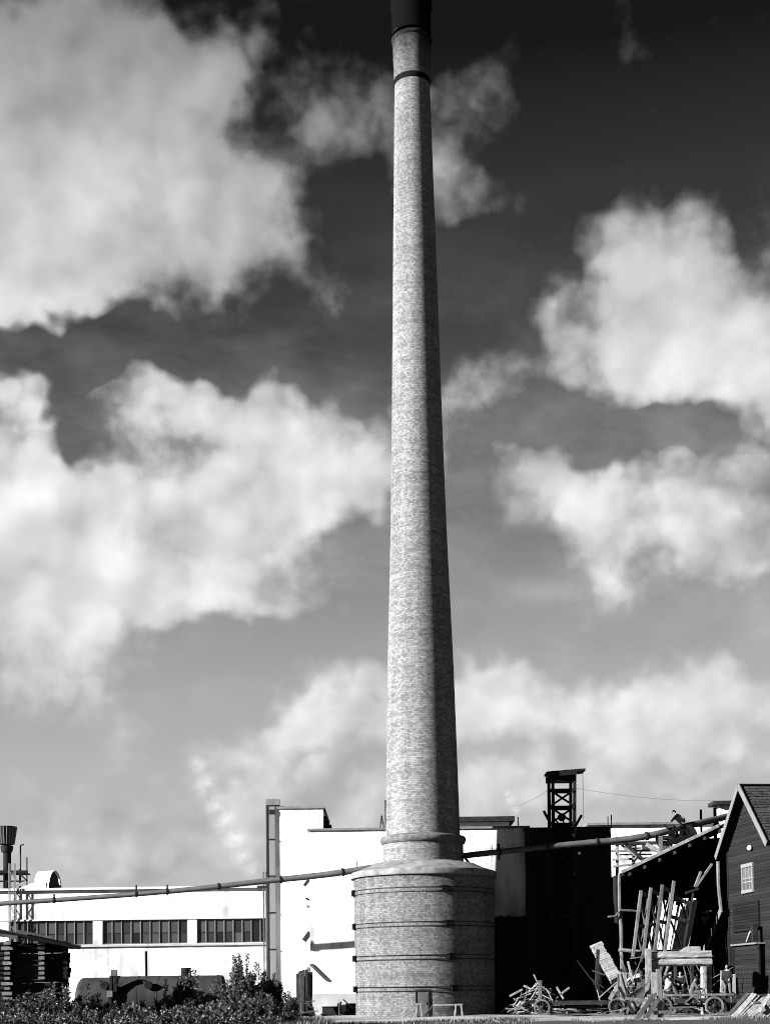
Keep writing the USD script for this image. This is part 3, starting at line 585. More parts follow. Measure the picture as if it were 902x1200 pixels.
for px, y0, y1 in ((419, 1016, 1010), (577, 999, 990)):
    A, B_ = at(px, y0, 91), at(px - 1, y1, 91)
    single('pipe_rod', MB().tube([A - V(0, 0, .3), B_], .025, 5), M['steel'], f'thin upright rod on the pipe {"left" if px < 500 else "right"} of the chimney', 'rod')
# post under the pipe
ps = thing('double_post', 'thin double post standing just left of the corner duct', 'post', at(310, 1190, 98.0) * V(1, 1, 0))
for px in (308.6, 311.4):
    q = at(px, 1022, 98.0); g = at(px + 1.2, 1150, 98.0); obj('post_leg', MB().beam((g[0], 98.0, 0), q, .09), M['oldwood'], ps)
q = at(310, 1039.5, 98.0); obj('cross_head', MB().box(q - V(.5, .1, .07), q + V(.25, .1, .07)), M['darkwood'], ps)

# ------------------------------------------------------------------ dark tower and hoist
YK = 93.4
tx0, tx1 = at(617.5, 1080, YK)[0], at(717.5, 1080, YK)[0]; zk = at(665, 971.5, YK)[2]
tw = thing('boarded_tower', 'big black boarded tower block between the white boiler house and the open shed', 'building', ((tx0 + tx1) / 2, YK, 0))
obj('tower_core', MB().box((tx0 + .05, YK + .06, -.2), (tx1 - .05, YK + 6.5, zk - .02)), M['tar'], tw)
n = 24
for k in range(n):
    a = tx0 + (tx1 - tx0) * k / n; b_ = tx0 + (tx1 - tx0) * (k + 1) / n
    for (za, zb_) in ((-.2, 4.1), (4.13, 8.6), (8.63, zk - .9)):
        y = YK + RNG.uniform(-.012, .012); obj('wall_board', MB().box((a + .008, y, za), (b_ - .008, YK + .055, zb_)), M['tar'], tw)
for k in range(12):
    a = tx0 + (tx1 - tx0) * k / 12; b_ = tx0 + (tx1 - tx0) * (k + 1) / 12
    obj('parapet_board', MB().box((a + .006, YK - .10 + RNG.uniform(-.01, .01), zk - 1.85), (b_ - .006, YK - .02, zk)), M['tar'], tw)
for k in range(14):
    a = YK + 6.5 * k / 14; obj('wall_board', MB().box((tx1 - .045, a + .01, -.2), (tx1 + RNG.uniform(.0, .02), a + 6.5 / 14 - .01, zk - .05)), M['tar'], tw)
obj('tower_coping', MB().box((tx0 - .05, YK - .14, zk + .003), (tx1 + .08, YK + 6.6, zk + .1)), M['blackwood'], tw)
for px in (712, 716):
    q = at(px, 957 if px == 712 else 955, YK + .5); single('thin_pole', MB().tube([(q[0], YK + .5, zk + .1), q], .035, 6), M['blackwood'], 'left of the two thin poles on the dark tower corner' if px == 712 else 'right of the two thin poles on the dark tower corner', 'pole')
for px, py in ((678.5, 1000), (637, 992)):
    q = at(px, py, YK - .12); t = trimesh.creation.icosphere(2, .11 if px > 650 else .06); t.apply_translation(q)
    g_ = thing('insulator', 'round white insulator on the dark tower right of the hoist' if px > 650 else 'tiny pale insulator on the dark tower left of the hoist', 'insulator', q)
    obj('globe', t, M['globe'], g_, smooth=True); obj('bracket', MB().tube([q + V(0, .12, .03), q + V(0, .02, .03)], .03, 6), M['steel'], g_)
YO = 91.95
hz = lambda py: at(658, py, YO)[2]
ho = thing('hoist_tower', 'braced timber hoist tower rising above the dark tower', 'hoist tower', (at(658, 1100, YO)[0], YO, 0))
legs = {}
htop = hz(908)
for i, (ptop, pbot, y) in enumerate(((642.7, 646.5, YO), (673.2, 672.5, YO), (647.5, 650.5, YO + 1.15), (668.5, 668.5, YO + 1.15))):
    t_ = at(ptop, 908, y); b_ = at(pbot, 1190, y); b_[2] = -.1; legs[i] = (b_, t_)
    obj('leg', MB().beam(b_, t_, .20), M['blackwood'], ho)
def onleg(i, z):
    b_, t_ = legs[i]; return b_ + (t_ - b_) * ((z - b_[2]) / (t_[2] - b_[2]))
lv = [.5, 3.3, 6.1, 8.7, 11.2, hz(966), hz(946), hz(926)]
for k, z in enumerate(lv):
    for i, j in ((0, 1), (2, 3), (0, 2), (1, 3)): obj('cross_bar', MB().beam(onleg(i, z) - V(0, .06, 0), onleg(j, z) - V(0, .06, 0), .10, .16), M['blackwood'], ho)
for k in range(len(lv) - 1):
    for i, j in ((0, 1), (2, 3)):
        o = V(0, -.12 if i == 0 else .12, 0); mt = M['blackwood']
        if i == 2 and k >= 4: continue
        obj('brace', MB().beam(onleg(i, lv[k]) + o, onleg(j, lv[k + 1]) + o, .09, .13), mt, ho); obj('brace', MB().beam(onleg(j, lv[k]) + o * 1.6, onleg(i, lv[k + 1]) + o * 1.6, .09, .13), mt, ho)
z0 = hz(915); A, B_ = onleg(0, htop), onleg(1, htop)
obj('head_box', MB().box((A[0] - .05, YO - .15, z0), (B_[0] + .02, YO + 1.3, htop + .02)), M['blackwood'], ho)
A, B_ = at(639, 907.6, YO + .7), at(684, 903.8, YO + .7); obj('roof_board', MB().beam(A, B_, 1.5, .14), M['blackwood'], ho)
A, B_ = at(640, 909, YO), at(674, 906.5, YO); obj('roof_batten', MB().beam(A - V(0, .4, 0), B_ - V(0, .4, 0), .12, .3), M['blackwood'], ho)
for a_, b_ in (((636.8, 950.5), (643.5, 963)), ((681.3, 955.5), (673.8, 969))):
    A, B_ = at(*a_, YO + .2), at(*b_, YO + .2); obj('side_arm', MB().beam(A, B_, .16), M['blackwood'], ho)
q = at(658, 958, YO + .8); t = MB().tube([q - V(0, .1, 0), q + V(0, .1, 0)], .26, 14); obj('pulley', t, M['rust2'], ho)
obj('pulley_strut', MB().beam(q + V(-.6, 0, .1), q + V(.15, 0, -.9), .1).beam(q + V(.05, 0, 0), q + V(.25, 0, -.95), .09), M['blackwood'], ho)
A = at(682.5, 906, YO + .7); obj('hoist_rope', MB().tube([A, A + V(0, 0, -3.0)], .015, 5), M['oldwood'], ho)
def wire(a, b_, sag, r, label, n=16):
    s_ = np.linspace(0, 1, n)[:, None]; p = a + (b_ - a) * s_; p[:, 2:] -= 4 * sag * s_ * (1 - s_)
    single('wire', MB().tube(p, r, 5), M['steel'], label, 'wire')
wire(at(605, 945, 96), at(641, 927, YO), .1, .009, 'thin wire from the hoist tower down to the white roof')
wire(at(674, 924, YO), at(905, 935, 115), .5, .008, 'long thin wire from the hoist tower off to the right')
wire(at(548, 994, 94.4), at(617, 986, 93.3), .25, .012, 'faint wire along the white wall above the pipe')

# ------------------------------------------------------------------ white works behind, right, and its timber staging
YB = 122.0
wb = thing('white_works', 'low white factory block far behind the open shed roof', 'building', (at(780, 1150, YB)[0], YB, 0))
zb1 = at(760, 967, YB)[2]; wx0, wx1 = at(690, 1000, YB)[0], at(905, 1000, YB)[0]
obj('front_wall', MB().box((wx0, YB, 0), (wx1, YB + 14, zb1)), M['white'], wb)
obj('roof_edge', MB().box((wx0 - .2, YB - .3, zb1 + .003), (wx1, YB + 14.2, zb1 + .2)), M['zinc'], wb)
q0, q1 = at(843, 960, YB - 2), at(905, 943, YB - 2)
obj('raised_block', MB().box((q0[0], YB - 2, zb1 - 6), (q1[0], YB - .35, q1[2])), M['white'], wb)
obj('raised_roof', MB().box((q0[0] - .6, YB - 2.5, q1[2] + .003), (q1[0] + .5, YB - .4, q1[2] + .3)), M['darkwood'], wb)
for px in (733, 752, 772):
    A, B_ = at(px, 996, YB), at(px + 11, 990, YB); obj('window', MB().box((A[0], YB - .05, A[2]), (B_[0], YB - .004, B_[2])), M['glass'], wb)
sg = thing('timber_staging', 'pale lattice timber staging beside the dark tower, before the white block', 'staging', (at(735, 1190, 104.5)[0], 104.5, 0))
def stg(a, b_, Y, w, mat): A, B_ = at(*a, Y), at(*b_, Y); return obj('staging_timber', MB().beam(A, B_, w), M[mat], sg)
for px in (723, 742, 775):
    g_ = at(px, 1190, 104.0); t_ = at(px, 985 if px < 770 else 978, 104.0); g_[2] = 0; obj('staging_post', MB().beam(g_, t_, .2), M['newwood'], sg)
for a, b_, Y, w, mt in (((716, 989), (776, 988), 103.9, .24, 'darkwood'), ((716, 997.5), (772, 997), 103.8, .16, 'newwood'), ((717, 1008), (760, 1006), 103.8, .14, 'newwood'), ((718, 1016), (745, 1013), 103.8, .16, 'newwood'),
    ((728, 991), (752, 1008), 103.5, .18, 'newwood'), ((757, 990), (772, 998), 103.5, .3, 'newwood'), ((733, 990), (755, 1009), 103.3, .2, 'darkwood'), ((751, 998), (742, 1012), 103.3, .12, 'darkwood'), ((720, 994), (731, 1012), 103.3, .10, 'newwood'), ((740, 995), (751, 994), 103.4, .1, 'darkwood'), ((716, 984.5), (735, 986.5), 103.1, .26, 'blackwood'), ((722, 1002), (764, 1001.5), 103.7, .11, 'darkwood')): stg(a, b_, Y, w, mt)
for px, y0, y1, Y in ((821.5, 974, 949, 97), (838, 968, 947, 97)):
    A, B_ = at(px, y0, Y), at(px - .6, y1, Y); A[2] -= 1.2
    single('roof_prop', MB().beam(A, B_, .13 if px < 830 else .2), M['darkwood'], 'thin dark prop standing on the shed roof' if px < 830 else 'thick leaning prop on the shed roof by the barn', 'prop')
A, B_ = at(838, 960, 97), at(841.5, 969, 97); single('roof_prop', MB().beam(A, B_, .22), M['darkwood'], 'short slanting foot timber below the thick prop by the barn', 'prop')

# ------------------------------------------------------------------ barn
E1 = at(839, 1004, 90.0)
def fz(Y): return at(898, 988, Y)[2] - E1[2]
lo, hi = 70.0, 90.0
for _ in range(60):
    mid = (lo + hi) / 2
    if fz(mid) > 0: hi = mid
    else: lo = mid
E2 = at(898, 988, lo); u = (E2 - E1); u[2] = 0; Wd = np.linalg.norm(u); u /= Wd
nrm = V(u[1], -u[0], 0)
if nrm[0] > 0: nrm = -nrm
mid = (E1 + E2) / 2; zap = hit(866, 921, mid, u)[2]
zE = E1[2]; OV = .55
UZ = V(0, 0, 1)
O = E1 - nrm * OV; O[2] = 0                     # wall plane, under the far eave
def wp(s_, z, out=0.0): return O + u * s_ + UZ * z + nrm * out
def wpx(px, py, out=0.0):
    p = hit(px, py, O + nrm * out, nrm); return np.dot(p - O, u), p[2]
s0, s1 = .55, Wd - .55
barn = thing('barn', 'dark clapboarded barn with steep shingled roof and pale bargeboards at right', 'barn', mid * V(1, 1, 0))
slope = (zap - zE) / (Wd / 2); LEN = 26.0
def zroof(s_): return zap - slope * abs(s_ - Wd / 2)
g_out = [(s0 + .03, -.3), (s1 - .03, -.3), (s1 - .03, zroof(s1) - .35), (Wd / 2, zap - .4), (s0 + .03, zroof(s0) - .35)]
obj('gable_core', MB().prism(g_out, u, UZ, wp(0, 0, -.05), .12, -nrm), M['barn2'], barn)
bz = .0; kb = 0; bh_ = .19
while bz < zap - .5:
    zt_ = bz + bh_
    sa, sb = s0, s1
    if zt_ > zroof(s0) - .35:
        d_ = (zt_ + .35 - zE) / slope; sa, sb = max(s0, d_ + .02), min(s1, Wd - d_ - .02)
    if sb - sa < .2: break
    v = [wp(sa, bz, .035), wp(sb, bz, .035), wp(sb, zt_ + .02, .012), wp(sa, zt_ + .02, .012), wp(sa, bz, -.04), wp(sb, bz, -.04), wp(sb, zt_ + .02, -.04), wp(sa, zt_ + .02, -.04)]
    obj('clapboard', MB().add(v, [(0, 1, 2, 3), (5, 4, 7, 6), (0, 4, 5, 1), (3, 2, 6, 7), (0, 3, 7, 4), (1, 5, 6, 2)]), M['barn'], barn)
    bz += bh_; kb += 1
for s_ in (s0, s1): obj('corner_board', MB().beam(wp(s_, -.2, .02), wp(s_, zroof(s_) - .3, .02), .16, .1, up=nrm), M['barn2'], barn)
obj('side_wall', MB().box((0, 0, 0), (1, 1, 1)).__class__().add([wp(s1, -.2, -.05), wp(s1, -.2, -LEN), wp(s1, zroof(s1) - .2, -LEN), wp(s1, zroof(s1) - .2, -.05)], [(0, 1, 2, 3)]), M['barn2'], barn)
obj('far_side_wall', MB().add([wp(s0, -.2, -.05), wp(s0, -.2, -LEN), wp(s0, zroof(s0) - .2, -LEN), wp(s0, zroof(s0) - .2, -.05)], [(3, 2, 1, 0)]), M['barn2'], barn)
# roof slopes as thick slabs, courses of shingles on the near one
for sgn in (-1, 1):
    se = 0 if sgn < 0 else Wd
    a0, a1 = wp(Wd / 2, zap, OV - .03), wp(se, zE, OV - .03); b0, b1 = wp(Wd / 2, zap, -LEN), wp(se, zE, -LEN); dn = UZ * -.16
    v = [a0, a1, b1, b0, a0 + dn, a1 + dn, b1 + dn, b0 + dn]
    f = [(0, 1, 2, 3), (7, 6, 5, 4), (0, 4, 5, 1), (1, 5, 6, 2), (2, 6, 7, 3)]
    rf = obj('roof_slope', MB().add(v, f), M['barn2'], barn)
    if sgn > 0:
        nr = np.cross(a1 - a0, b0 - a0); nr /= np.linalg.norm(nr)
        if nr[2] < 0: nr = -nr
        dv = (a1 - a0); Ls = np.linalg.norm(dv); dv = dv / Ls; rows = int(Ls / .27)
        sh = MB()
        for r in range(rows):
            t0 = r * Ls / rows; t1 = t0 + Ls / rows + .12; x = -.1 * (r % 2)
            while x < LEN + OV - .3:
                w_ = RNG.uniform(.22, .42); x1 = min(x + w_, LEN + OV - .2); xx = max(x, 0)
                if x1 - xx > .05:
                    j = RNG.uniform(-.03, .03); li = RNG.uniform(.05, .085)
                    p = [a0 - nrm * xx + dv * t0 + nr * .012, a0 - nrm * (x1 - .015) + dv * t0 + nr * .012, a0 - nrm * (x1 - .015) + dv * (t1 + j) + nr * li, a0 - nrm * xx + dv * (t1 + j) + nr * li]
                    q = [p[3] - nr * .035, p[2] - nr * .035]
                    sh.add(p + q, [(0, 1, 2, 3), (3, 2, 5, 4)])
                x += w_
        obj('shingles', sh, M['shingle'], rf, kind='stuff')
    # bargeboard
    e = V(0, 0, 0)
    A, B_ = wp(Wd / 2 + sgn * .0, zap - .06, OV + .03), wp(se + sgn * .06, zE - .1, OV + .03)
    obj('bargeboard', MB().beam(A + V(0, 0, .05), B_, .07, .36, up=UZ), M['trim'], barn)
obj('ridge_board', MB().beam(wp(Wd / 2, zap + .06, OV), wp(Wd / 2, zap + .06, -LEN), .34, .07), M['barn2'], barn)
# window
sa, za = wpx(871.5, 1046); sb, zb_ = wpx(882.5, 1013)
sb = max(sb, sa + .9)
fr = .13
w = obj('window', MB().beam(wp(sa, za, .07), wp(sa, zb_, .07), fr, .1, up=nrm).beam(wp(sb, za, .07), wp(sb, zb_, .07), fr, .1, up=nrm).beam(wp(sa - .1, zb_, .075), wp(sb + .1, zb_, .075), .1, fr * 1.7).beam(wp(sa - .1, za, .08), wp(sb + .1, za, .08), .12, fr * 1.5), M['winwhite'], barn)
obj('pane', MB().add([wp(sa, za, .045), wp(sb, za, .045), wp(sb, zb_, .045), wp(sa, zb_, .045)], [(0, 1, 2, 3)]), M['glass'], w)
for k in (1, 2): s_ = sa + (sb - sa) * k / 3; obj('glazing_bar', MB().beam(wp(s_, za, .06), wp(s_, zb_, .06), .07, .04, up=nrm), M['winwhite'], w)
for f_ in (.36, .5): z = za + (zb_ - za) * f_; obj('glazing_bar', MB().beam(wp(sa, z, .062), wp(sb, z, .062), .04, .07), M['winwhite'], w)
obj('curtain', MB().add([wp(sa, za + (zb_ - za) * .52, .049), wp(sb, za + (zb_ - za) * .52, .049), wp(sb, zb_, .049), wp(sa, zb_, .049)], [(0, 1, 2, 3)]), M['cloth_grey'], w)
# hatch of darker boards
sa, za = wpx(861.5, 1090); sb, zb_ = wpx(890.5, 1055)
hh_ = obj('hatch', MB().prism([(sa, za), (sb, za), (sb, zb_), (sa, zb_)], u, UZ, wp(0, 0, .04), .06, nrm), M['barn2'], barn)
for k in range(9):
    z = za + (zb_ - za) * k / 9; obj('hatch_board', MB().beam(wp(sa, z + .1, .12), wp(sb, z + .1, .12), .04, (zb_ - za) / 9 - .025), M['barn2'], hh_)
obj('hatch_rail', MB().beam(wp(sa - .1, za - .08, .12), wp(sb + .1, za - .08, .12), .1, .16), M['blackwood'], hh_)
# porch box in front of the wall
PO = .38
sa, za = wpx(862, 1170, PO); sb, zb_ = wpx(888.5, 1107, PO)
po = obj('porch', MB().add([wp(a, z, o) for o in (0, PO - .04) for a, z in ((sa, -.2), (sb, -.2), (sb, zb_), (sa, zb_))], [(4, 5, 6, 7), (5, 1, 2, 6), (7, 6, 2, 3), (0, 4, 7, 3)]), M['barn2'], barn)
nb = 14
for k in range(nb):
    z0_, z1_ = zb_ * k / nb, zb_ * (k + 1) / nb
    obj('clapboard', MB().beam(wp(sa, (z0_ + z1_) / 2, PO), wp(sb, (z0_ + z1_) / 2, PO), .05, (z1_ - z0_) - .02), M['barn'], po)
obj('porch_corner', MB().beam(wp(sb + .06, -.2, PO + .02), wp(sb + .06, zb_, PO + .02), .2, .12, up=nrm), M['blackwood'], po)
obj('porch_corner', MB().beam(wp(sa - .02, -.2, PO + .02), wp(sa - .02, zb_, PO + .02), .1, .1, up=nrm), M['barn2'], po)
obj('porch_roof', MB().beam(wp(sa - .15, zb_ + .06, PO / 2 + .05), wp(sb + .15, zb_ + .06, PO / 2 + .05), PO + .35, .1), M['trim'], po)
A = hit(875, 1104, wp(0, 0, PO * .6), nrm); B_ = hit(879.5, 1092, wp(0, 0, PO * .6), nrm)
single('pale_stick', MB().beam(A, B_, .13), M['newwood'], 'pale stick leaning on the barn porch roof under the hatch', 'stick')
A = hit(884, 1104, wp(0, 0, .5), nrm); single('porch_chimney', MB().beam(A, A + V(0, 0, 1.0), .32), M['rust2'], 'short black flue on the barn porch roof', 'flue')
# dark doorway left of the porch
sd0, zd0 = wpx(853, 1165); sd1 = sa - .1
zdo = wpx(857, 1108)[1]
obj('doorway', MB().prism([(s0 + .15, -.2), (sd1, -.2), (sd1, zdo), (s0 + .15, zdo)], u, UZ, wp(0, 0, .045), .02, nrm), M['soot'], barn)
# white enamel lamp on the gable
q = hit(878, 994, wp(0, 0, .2), nrm); lp = thing('gable_lamp', 'round white enamel lamp high on the barn gable above its window', 'lamp', q)
t = trimesh.creation.icosphere(2, .15); t.apply_translation(q); obj('lamp_globe', t, M['globe'], lp, smooth=True); obj('lamp_arm', MB().tube([q - nrm * .2 + V(0, 0, .12), q + V(0, 0, .1)], .03, 6), M['steel'], lp)
# outshot on the far side: pale bargeboard down a steep little roof, boarded end
t0, t1 = hit(845.5, 1066, wp(0, 0, OV), nrm), hit(822.5, 1121, wp(0, 0, OV), nrm)
obj('outshot_bargeboard', MB().beam(t0 + nrm * .03, t1 + nrm * .03, .08, .42, up=UZ), M['trim'], barn)
obj('outshot_roof', MB().add([t0, t1, t1 - nrm * 9, t0 - nrm * 9] + [p - UZ * .14 for p in (t0, t1, t1 - nrm * 9, t0 - nrm * 9)], [(0, 3, 2, 1), (4, 5, 6, 7), (0, 1, 5, 4), (2, 3, 7, 6)]), M['barn2'], barn)
so0, so1 = np.dot(t0 - O, u), np.dot(t1 - O, u)
zo0, zo1 = t0[2], t1[2]; z = .0; lw = so1 + .6
while z < zo0 - .5:
    s_l = lw if z + bh_ < zo1 - .5 else lw + (z + bh_ - zo1 + .5) / (zo0 - zo1) * (so0 - so1)
    if s_l > s0 - .1: break
    obj('outshot_board', MB().beam(wp(s_l, z + bh_ / 2, .0), wp(s0 - .08, z + bh_ / 2, .0), .05, bh_ - .015), M['barn'], barn); z += bh_
t0, t1 = hit(841, 1010, wp(0, 0, OV), nrm), hit(845, 1070, wp(0, 0, OV), nrm)
single('eave_post', MB().tube([t1, (t0 + t1) / 2 + nrm * .06, t0], .12, 7), M['oldwood'], 'crooked pale upright pole under the far eave of the barn', 'pole')

# ------------------------------------------------------------------ open shed between tower and barn
YS = 91.0; DS = 17.0
L0, R0 = at(728, 1023, YS), at(852, 963.5, YS)
shd = thing('open_shed', 'dark open-fronted shed with a mono-pitch roof between the tower and the barn', 'shed', (L0[0], YS, 0))
rd = R0 - L0; rd /= np.linalg.norm(rd); rn = V(-rd[2], 0, rd[0])
v = [L0 - rd * .1, R0, R0 + V(0, DS, 0), L0 + V(0, DS, 0) - rd * .1]; v = v + [p - rn * .22 for p in v]
obj('shed_roof', MB().add(v, [(0, 1, 2, 3), (7, 6, 5, 4), (0, 4, 5, 1), (1, 5, 6, 2), (2, 6, 7, 3), (3, 7, 4, 0)]), M['blackwood'], shd)
obj('verge_board', MB().beam(L0 - V(0, .07, 0) + rn * .03, at(842, 968.5, YS) - V(0, .07, 0) + rn * .03, .1, .2, up=rn), M['newwood'], shd)
for k in range(7):
    p = L0 + rd * (.4 + k * 1.05); obj('purlin_end', MB().beam(p - V(0, .30, 0) - rn * .32, p + V(0, DS, 0) - rn * .32, .12, .2), M['darkwood'], shd)
obj('back_wall', MB().prism([(L0[0] - .2, -.2), (R0[0], -.2), (R0[0], R0[2] - .3), (L0[0] - .2, L0[2] - .35)], V(1, 0, 0), UZ, V(0, YS + DS - .2, 0), .2, V(0, 1, 0)), M['blackwood'], shd)
obj('left_wall', MB().box((L0[0] - .25, YS + .8, -.2), (L0[0] - .05, YS + DS - .25, L0[2] - .1)), M['blackwood'], shd)
sk = MB().add([(L0[0], YS + 7.0, 0), (R0[0] + 8, YS + 7.0, 0), (R0[0] + 8, YS + 7.0, R0[2] - .3), (R0[0], YS + 7.0, R0[2] - .3), (L0[0], YS + 7.0, L0[2] - .3)], [(0, 1, 3), (1, 2, 3), (0, 3, 4)])
obj('inner_partition', sk, M['blackwood'], shd)
A, B_ = at(728.5, 1130, 90.4), at(725.5, 1034, 90.4)
pts = [at(729, 1192, 90.4) * V(1, 1, 0) + V(0, 0, 0), A, at(728, 1110, 90.4), at(727.5, 1085, 90.4), at(725.8, 1062, 90.4), B_, at(725.5, 1024, 90.4)]
obj('crooked_post', MB().tube(pts, [.14, .13, .13, .12, .12, .11, .1], 7), M['oldwood'], shd)
obj('crooked_rail', MB().tube([at(712, 1075, 90.2), at(721, 1074, 90.2), at(727, 1067, 90.2), at(740, 1067.5, 90.2), at(748, 1068.5, 90.2)], .07, 6), M['oldwood'], shd)
A, B_ = at(725, 1113.5, 89.9), at(768, 1117.5, 89.9); obj('front_rail', MB().tube([A, B_], .12, 7), M['newwood'], shd)
for a, b_, w, mt in (((834, 1013), (815, 1040), .28, 'oldwood'), ((821, 1022), (814, 1040), .3, 'oldwood'), ((803, 1047), (818, 1042), .25, 'darkwood')):
    A, B_ = at(*a, 90.4), at(*b_, 90.4); obj('knee_brace', MB().beam(A, B_, w, .14), M[mt], shd)
# deck inside the shed
zdk = at(790, 1122, 89.6)[2]; dxa, dxb = at(741, 1122, 89.6)[0], at(826, 1122, 89.6)[0]
dk = thing('loading_deck', 'raised plank deck inside the open shed carrying the leaning frames', 'deck', ((dxa + dxb) / 2, 90, 0))
for k in range(9):
    y = 87.4 + k * .42; obj('deck_plank', MB().box((dxa, y, zdk - .06 + RNG.uniform(-.01, .01)), (dxb, y + .40, zdk)), M['oldwood'], dk)
for x in np.linspace(dxa + .2, dxb - .2, 5):
    for y in (87.7, 90.8): obj('deck_post', MB().beam((x, y, -.1), (x, y, zdk - .07), .2), M['darkwood'], dk)
# four leaning frames
FR = [((751, 1044), (741.5, 1122), 9, 'first'), ((762.5, 1041), (753.5, 1121), 9.5, 'second'), ((776, 1037.5), (766.5, 1120), 10, 'third'), ((789.5, 1033), (778.5, 1119), 22, 'fourth')]
names = ['leftmost of the four tall leaning timber frames in the shed', 'second from left of the four leaning timber frames in the shed', 'third from left of the four leaning timber frames, pale boards behind it', 'rightmost and widest of the four leaning timber frames in the shed']
for k, (T, B0, wd, _) in enumerate(FR):
    yb, yt = 87.9 + k * .05, 88.6 + k * .05
    fr_ = thing('lumber_trestle', names[k], 'timber frame', at(*B0, yb))
    A, B_ = at(*B0, yb), at(*T, yt)
    A2, B2 = at(B0[0] + wd * .95, B0[1] - 1, yb + .45), at(T[0] + wd, T[1] + (5 if k < 3 else 14), yt + .45)
    mt = M['oldwood']; obj('frame_rail', MB().beam(A, B_, .2, .16, up=(0, -1, 0)), mt, fr_); obj('frame_rail', MB().beam(A2, B2, .15, .14, up=(0, -1, 0)), mt if k < 3 else M['darkwood'], fr_)
    for f_ in ((.05, .48, .965) if k < 3 else (.04, .52, .8)):
        obj('frame_rung', MB().beam(A + (B_ - A) * f_, A2 + (B2 - A2) * f_ + V(.05, 0, 0), .14, .22, up=(0, 0, 1)), mt, fr_)
    obj('frame_brace', MB().beam(A + (B_ - A) * .5, A2 + (B2 - A2) * (.1 if k < 3 else .05), .12, .08, up=(0, -1, 0)), M['oldwood'] if k < 3 else M['darkwood'], fr_)
    if k == 3: obj('frame_brace', MB().beam(A + (B_ - A) * .95, A2 + (B2 - A2) * .55, .14, .08, up=(0, -1, 0)), M['darkwood'], fr_)
    else: obj('frame_brace', MB().beam(A + (B_ - A) * .93, A2 + (B2 - A2) * .52, .12, .08, up=(0, -1, 0)), M['oldwood'], fr_)
# pale boards leaning behind them
for k in range(23):
    px = 763 + k * 2.05; top = 1058 - 6 * math.sin(k * .9) - (k > 12) * 2 + RNG.uniform(-5, 5); bot = 1117 - max(0, k - 20) * 1.0
    y = 90.3 - k * .06 + RNG.uniform(-.06, .06)
    A, B_ = at(px - 3.5, bot, y), at(px + 6.5 + RNG.uniform(-1.5, 1.5), top, y + .8); A[2] = max(A[2], zdk)
    single('leaning_board', MB().beam(A, B_, RNG.uniform(.13, .24), .05, up=(-.7, -.8, .15)), M['bright'], 'pale sawn board leaning upright behind the timber frames', 'board', 'pale boards leaning behind the frames')
for k, (a, b_) in enumerate((((826, 1083), (823, 1075)), ((829, 1074), (825, 1084)), ((822, 1070), (833, 1068)))):
    A, B_ = at(*a, 90.6), at(*b_, 90.6); single('shed_oddment', MB().beam(A, B_, [.16, .1, .08][k], .08, up=(0, -1, 0)), M['oldwood'], ['small pale wedge hanging in the dark right half of the shed', 'small grey slat beside the hanging wedge in the shed', 'small peg rail above the hanging wedge in the shed'][k], 'oddment')

# ------------------------------------------------------------------ people
def _hull(a, ra, b, rb, n=14): return m3.Manifold.batch_hull([m3.Manifold.sphere(ra, n).translate(list(a)), m3.Manifold.sphere(rb, n).translate(list(b))])
def _union(l): return m3.Manifold.batch_boolean(l, m3.OpType.Add)
def _finish(mf, L, it=6):
    mf = mf.refine_to_length(L); mm_ = mf.to_mesh(); t = trimesh.Trimesh(mm_.vert_properties[:, :3], mm_.tri_verts, process=True)
    trimesh.smoothing.filter_taubin(t, iterations=it); return t
def limb_hand(wr, d, up, curl=.5):
    """A hand as palm, thumb and four bent fingers, rooted at the wrist wr and pointing along d."""
    d = d / np.linalg.norm(d); up = up - d * np.dot(up, d); up /= np.linalg.norm(up); sd = np.cross(d, up)
    pal = wr + d * .09; parts = [_hull(wr, .026, pal + sd * .028, .017, 10), _hull(wr, .026, pal - sd * .028, .017, 10), _hull(pal + sd * .028, .017, pal - sd * .028, .017, 10)]
    for k, ln in enumerate((.072, .082, .077, .06)):
        b = pal + sd * (.03 - .02 * k); a1 = b + (d * math.cos(curl) - up * math.sin(curl)) * ln * .5; a2 = a1 + (d * math.cos(curl * 2.2) - up * math.sin(curl * 2.2)) * ln * .5
        parts += [_hull(b, .0105, a1, .0095, 8), _hull(a1, .0095, a2, .008, 8)]
    tb = wr + d * .035 + sd * .028; t1_ = tb + (d * .6 + sd * .7 - up * .2) * .045; t2_ = t1_ + (d * .9 + sd * .15 - up * .4) * .035
    parts += [_hull(tb, .013, t1_, .011, 8), _hull(t1_, .011, t2_, .009, 8)]
    return _union(parts)
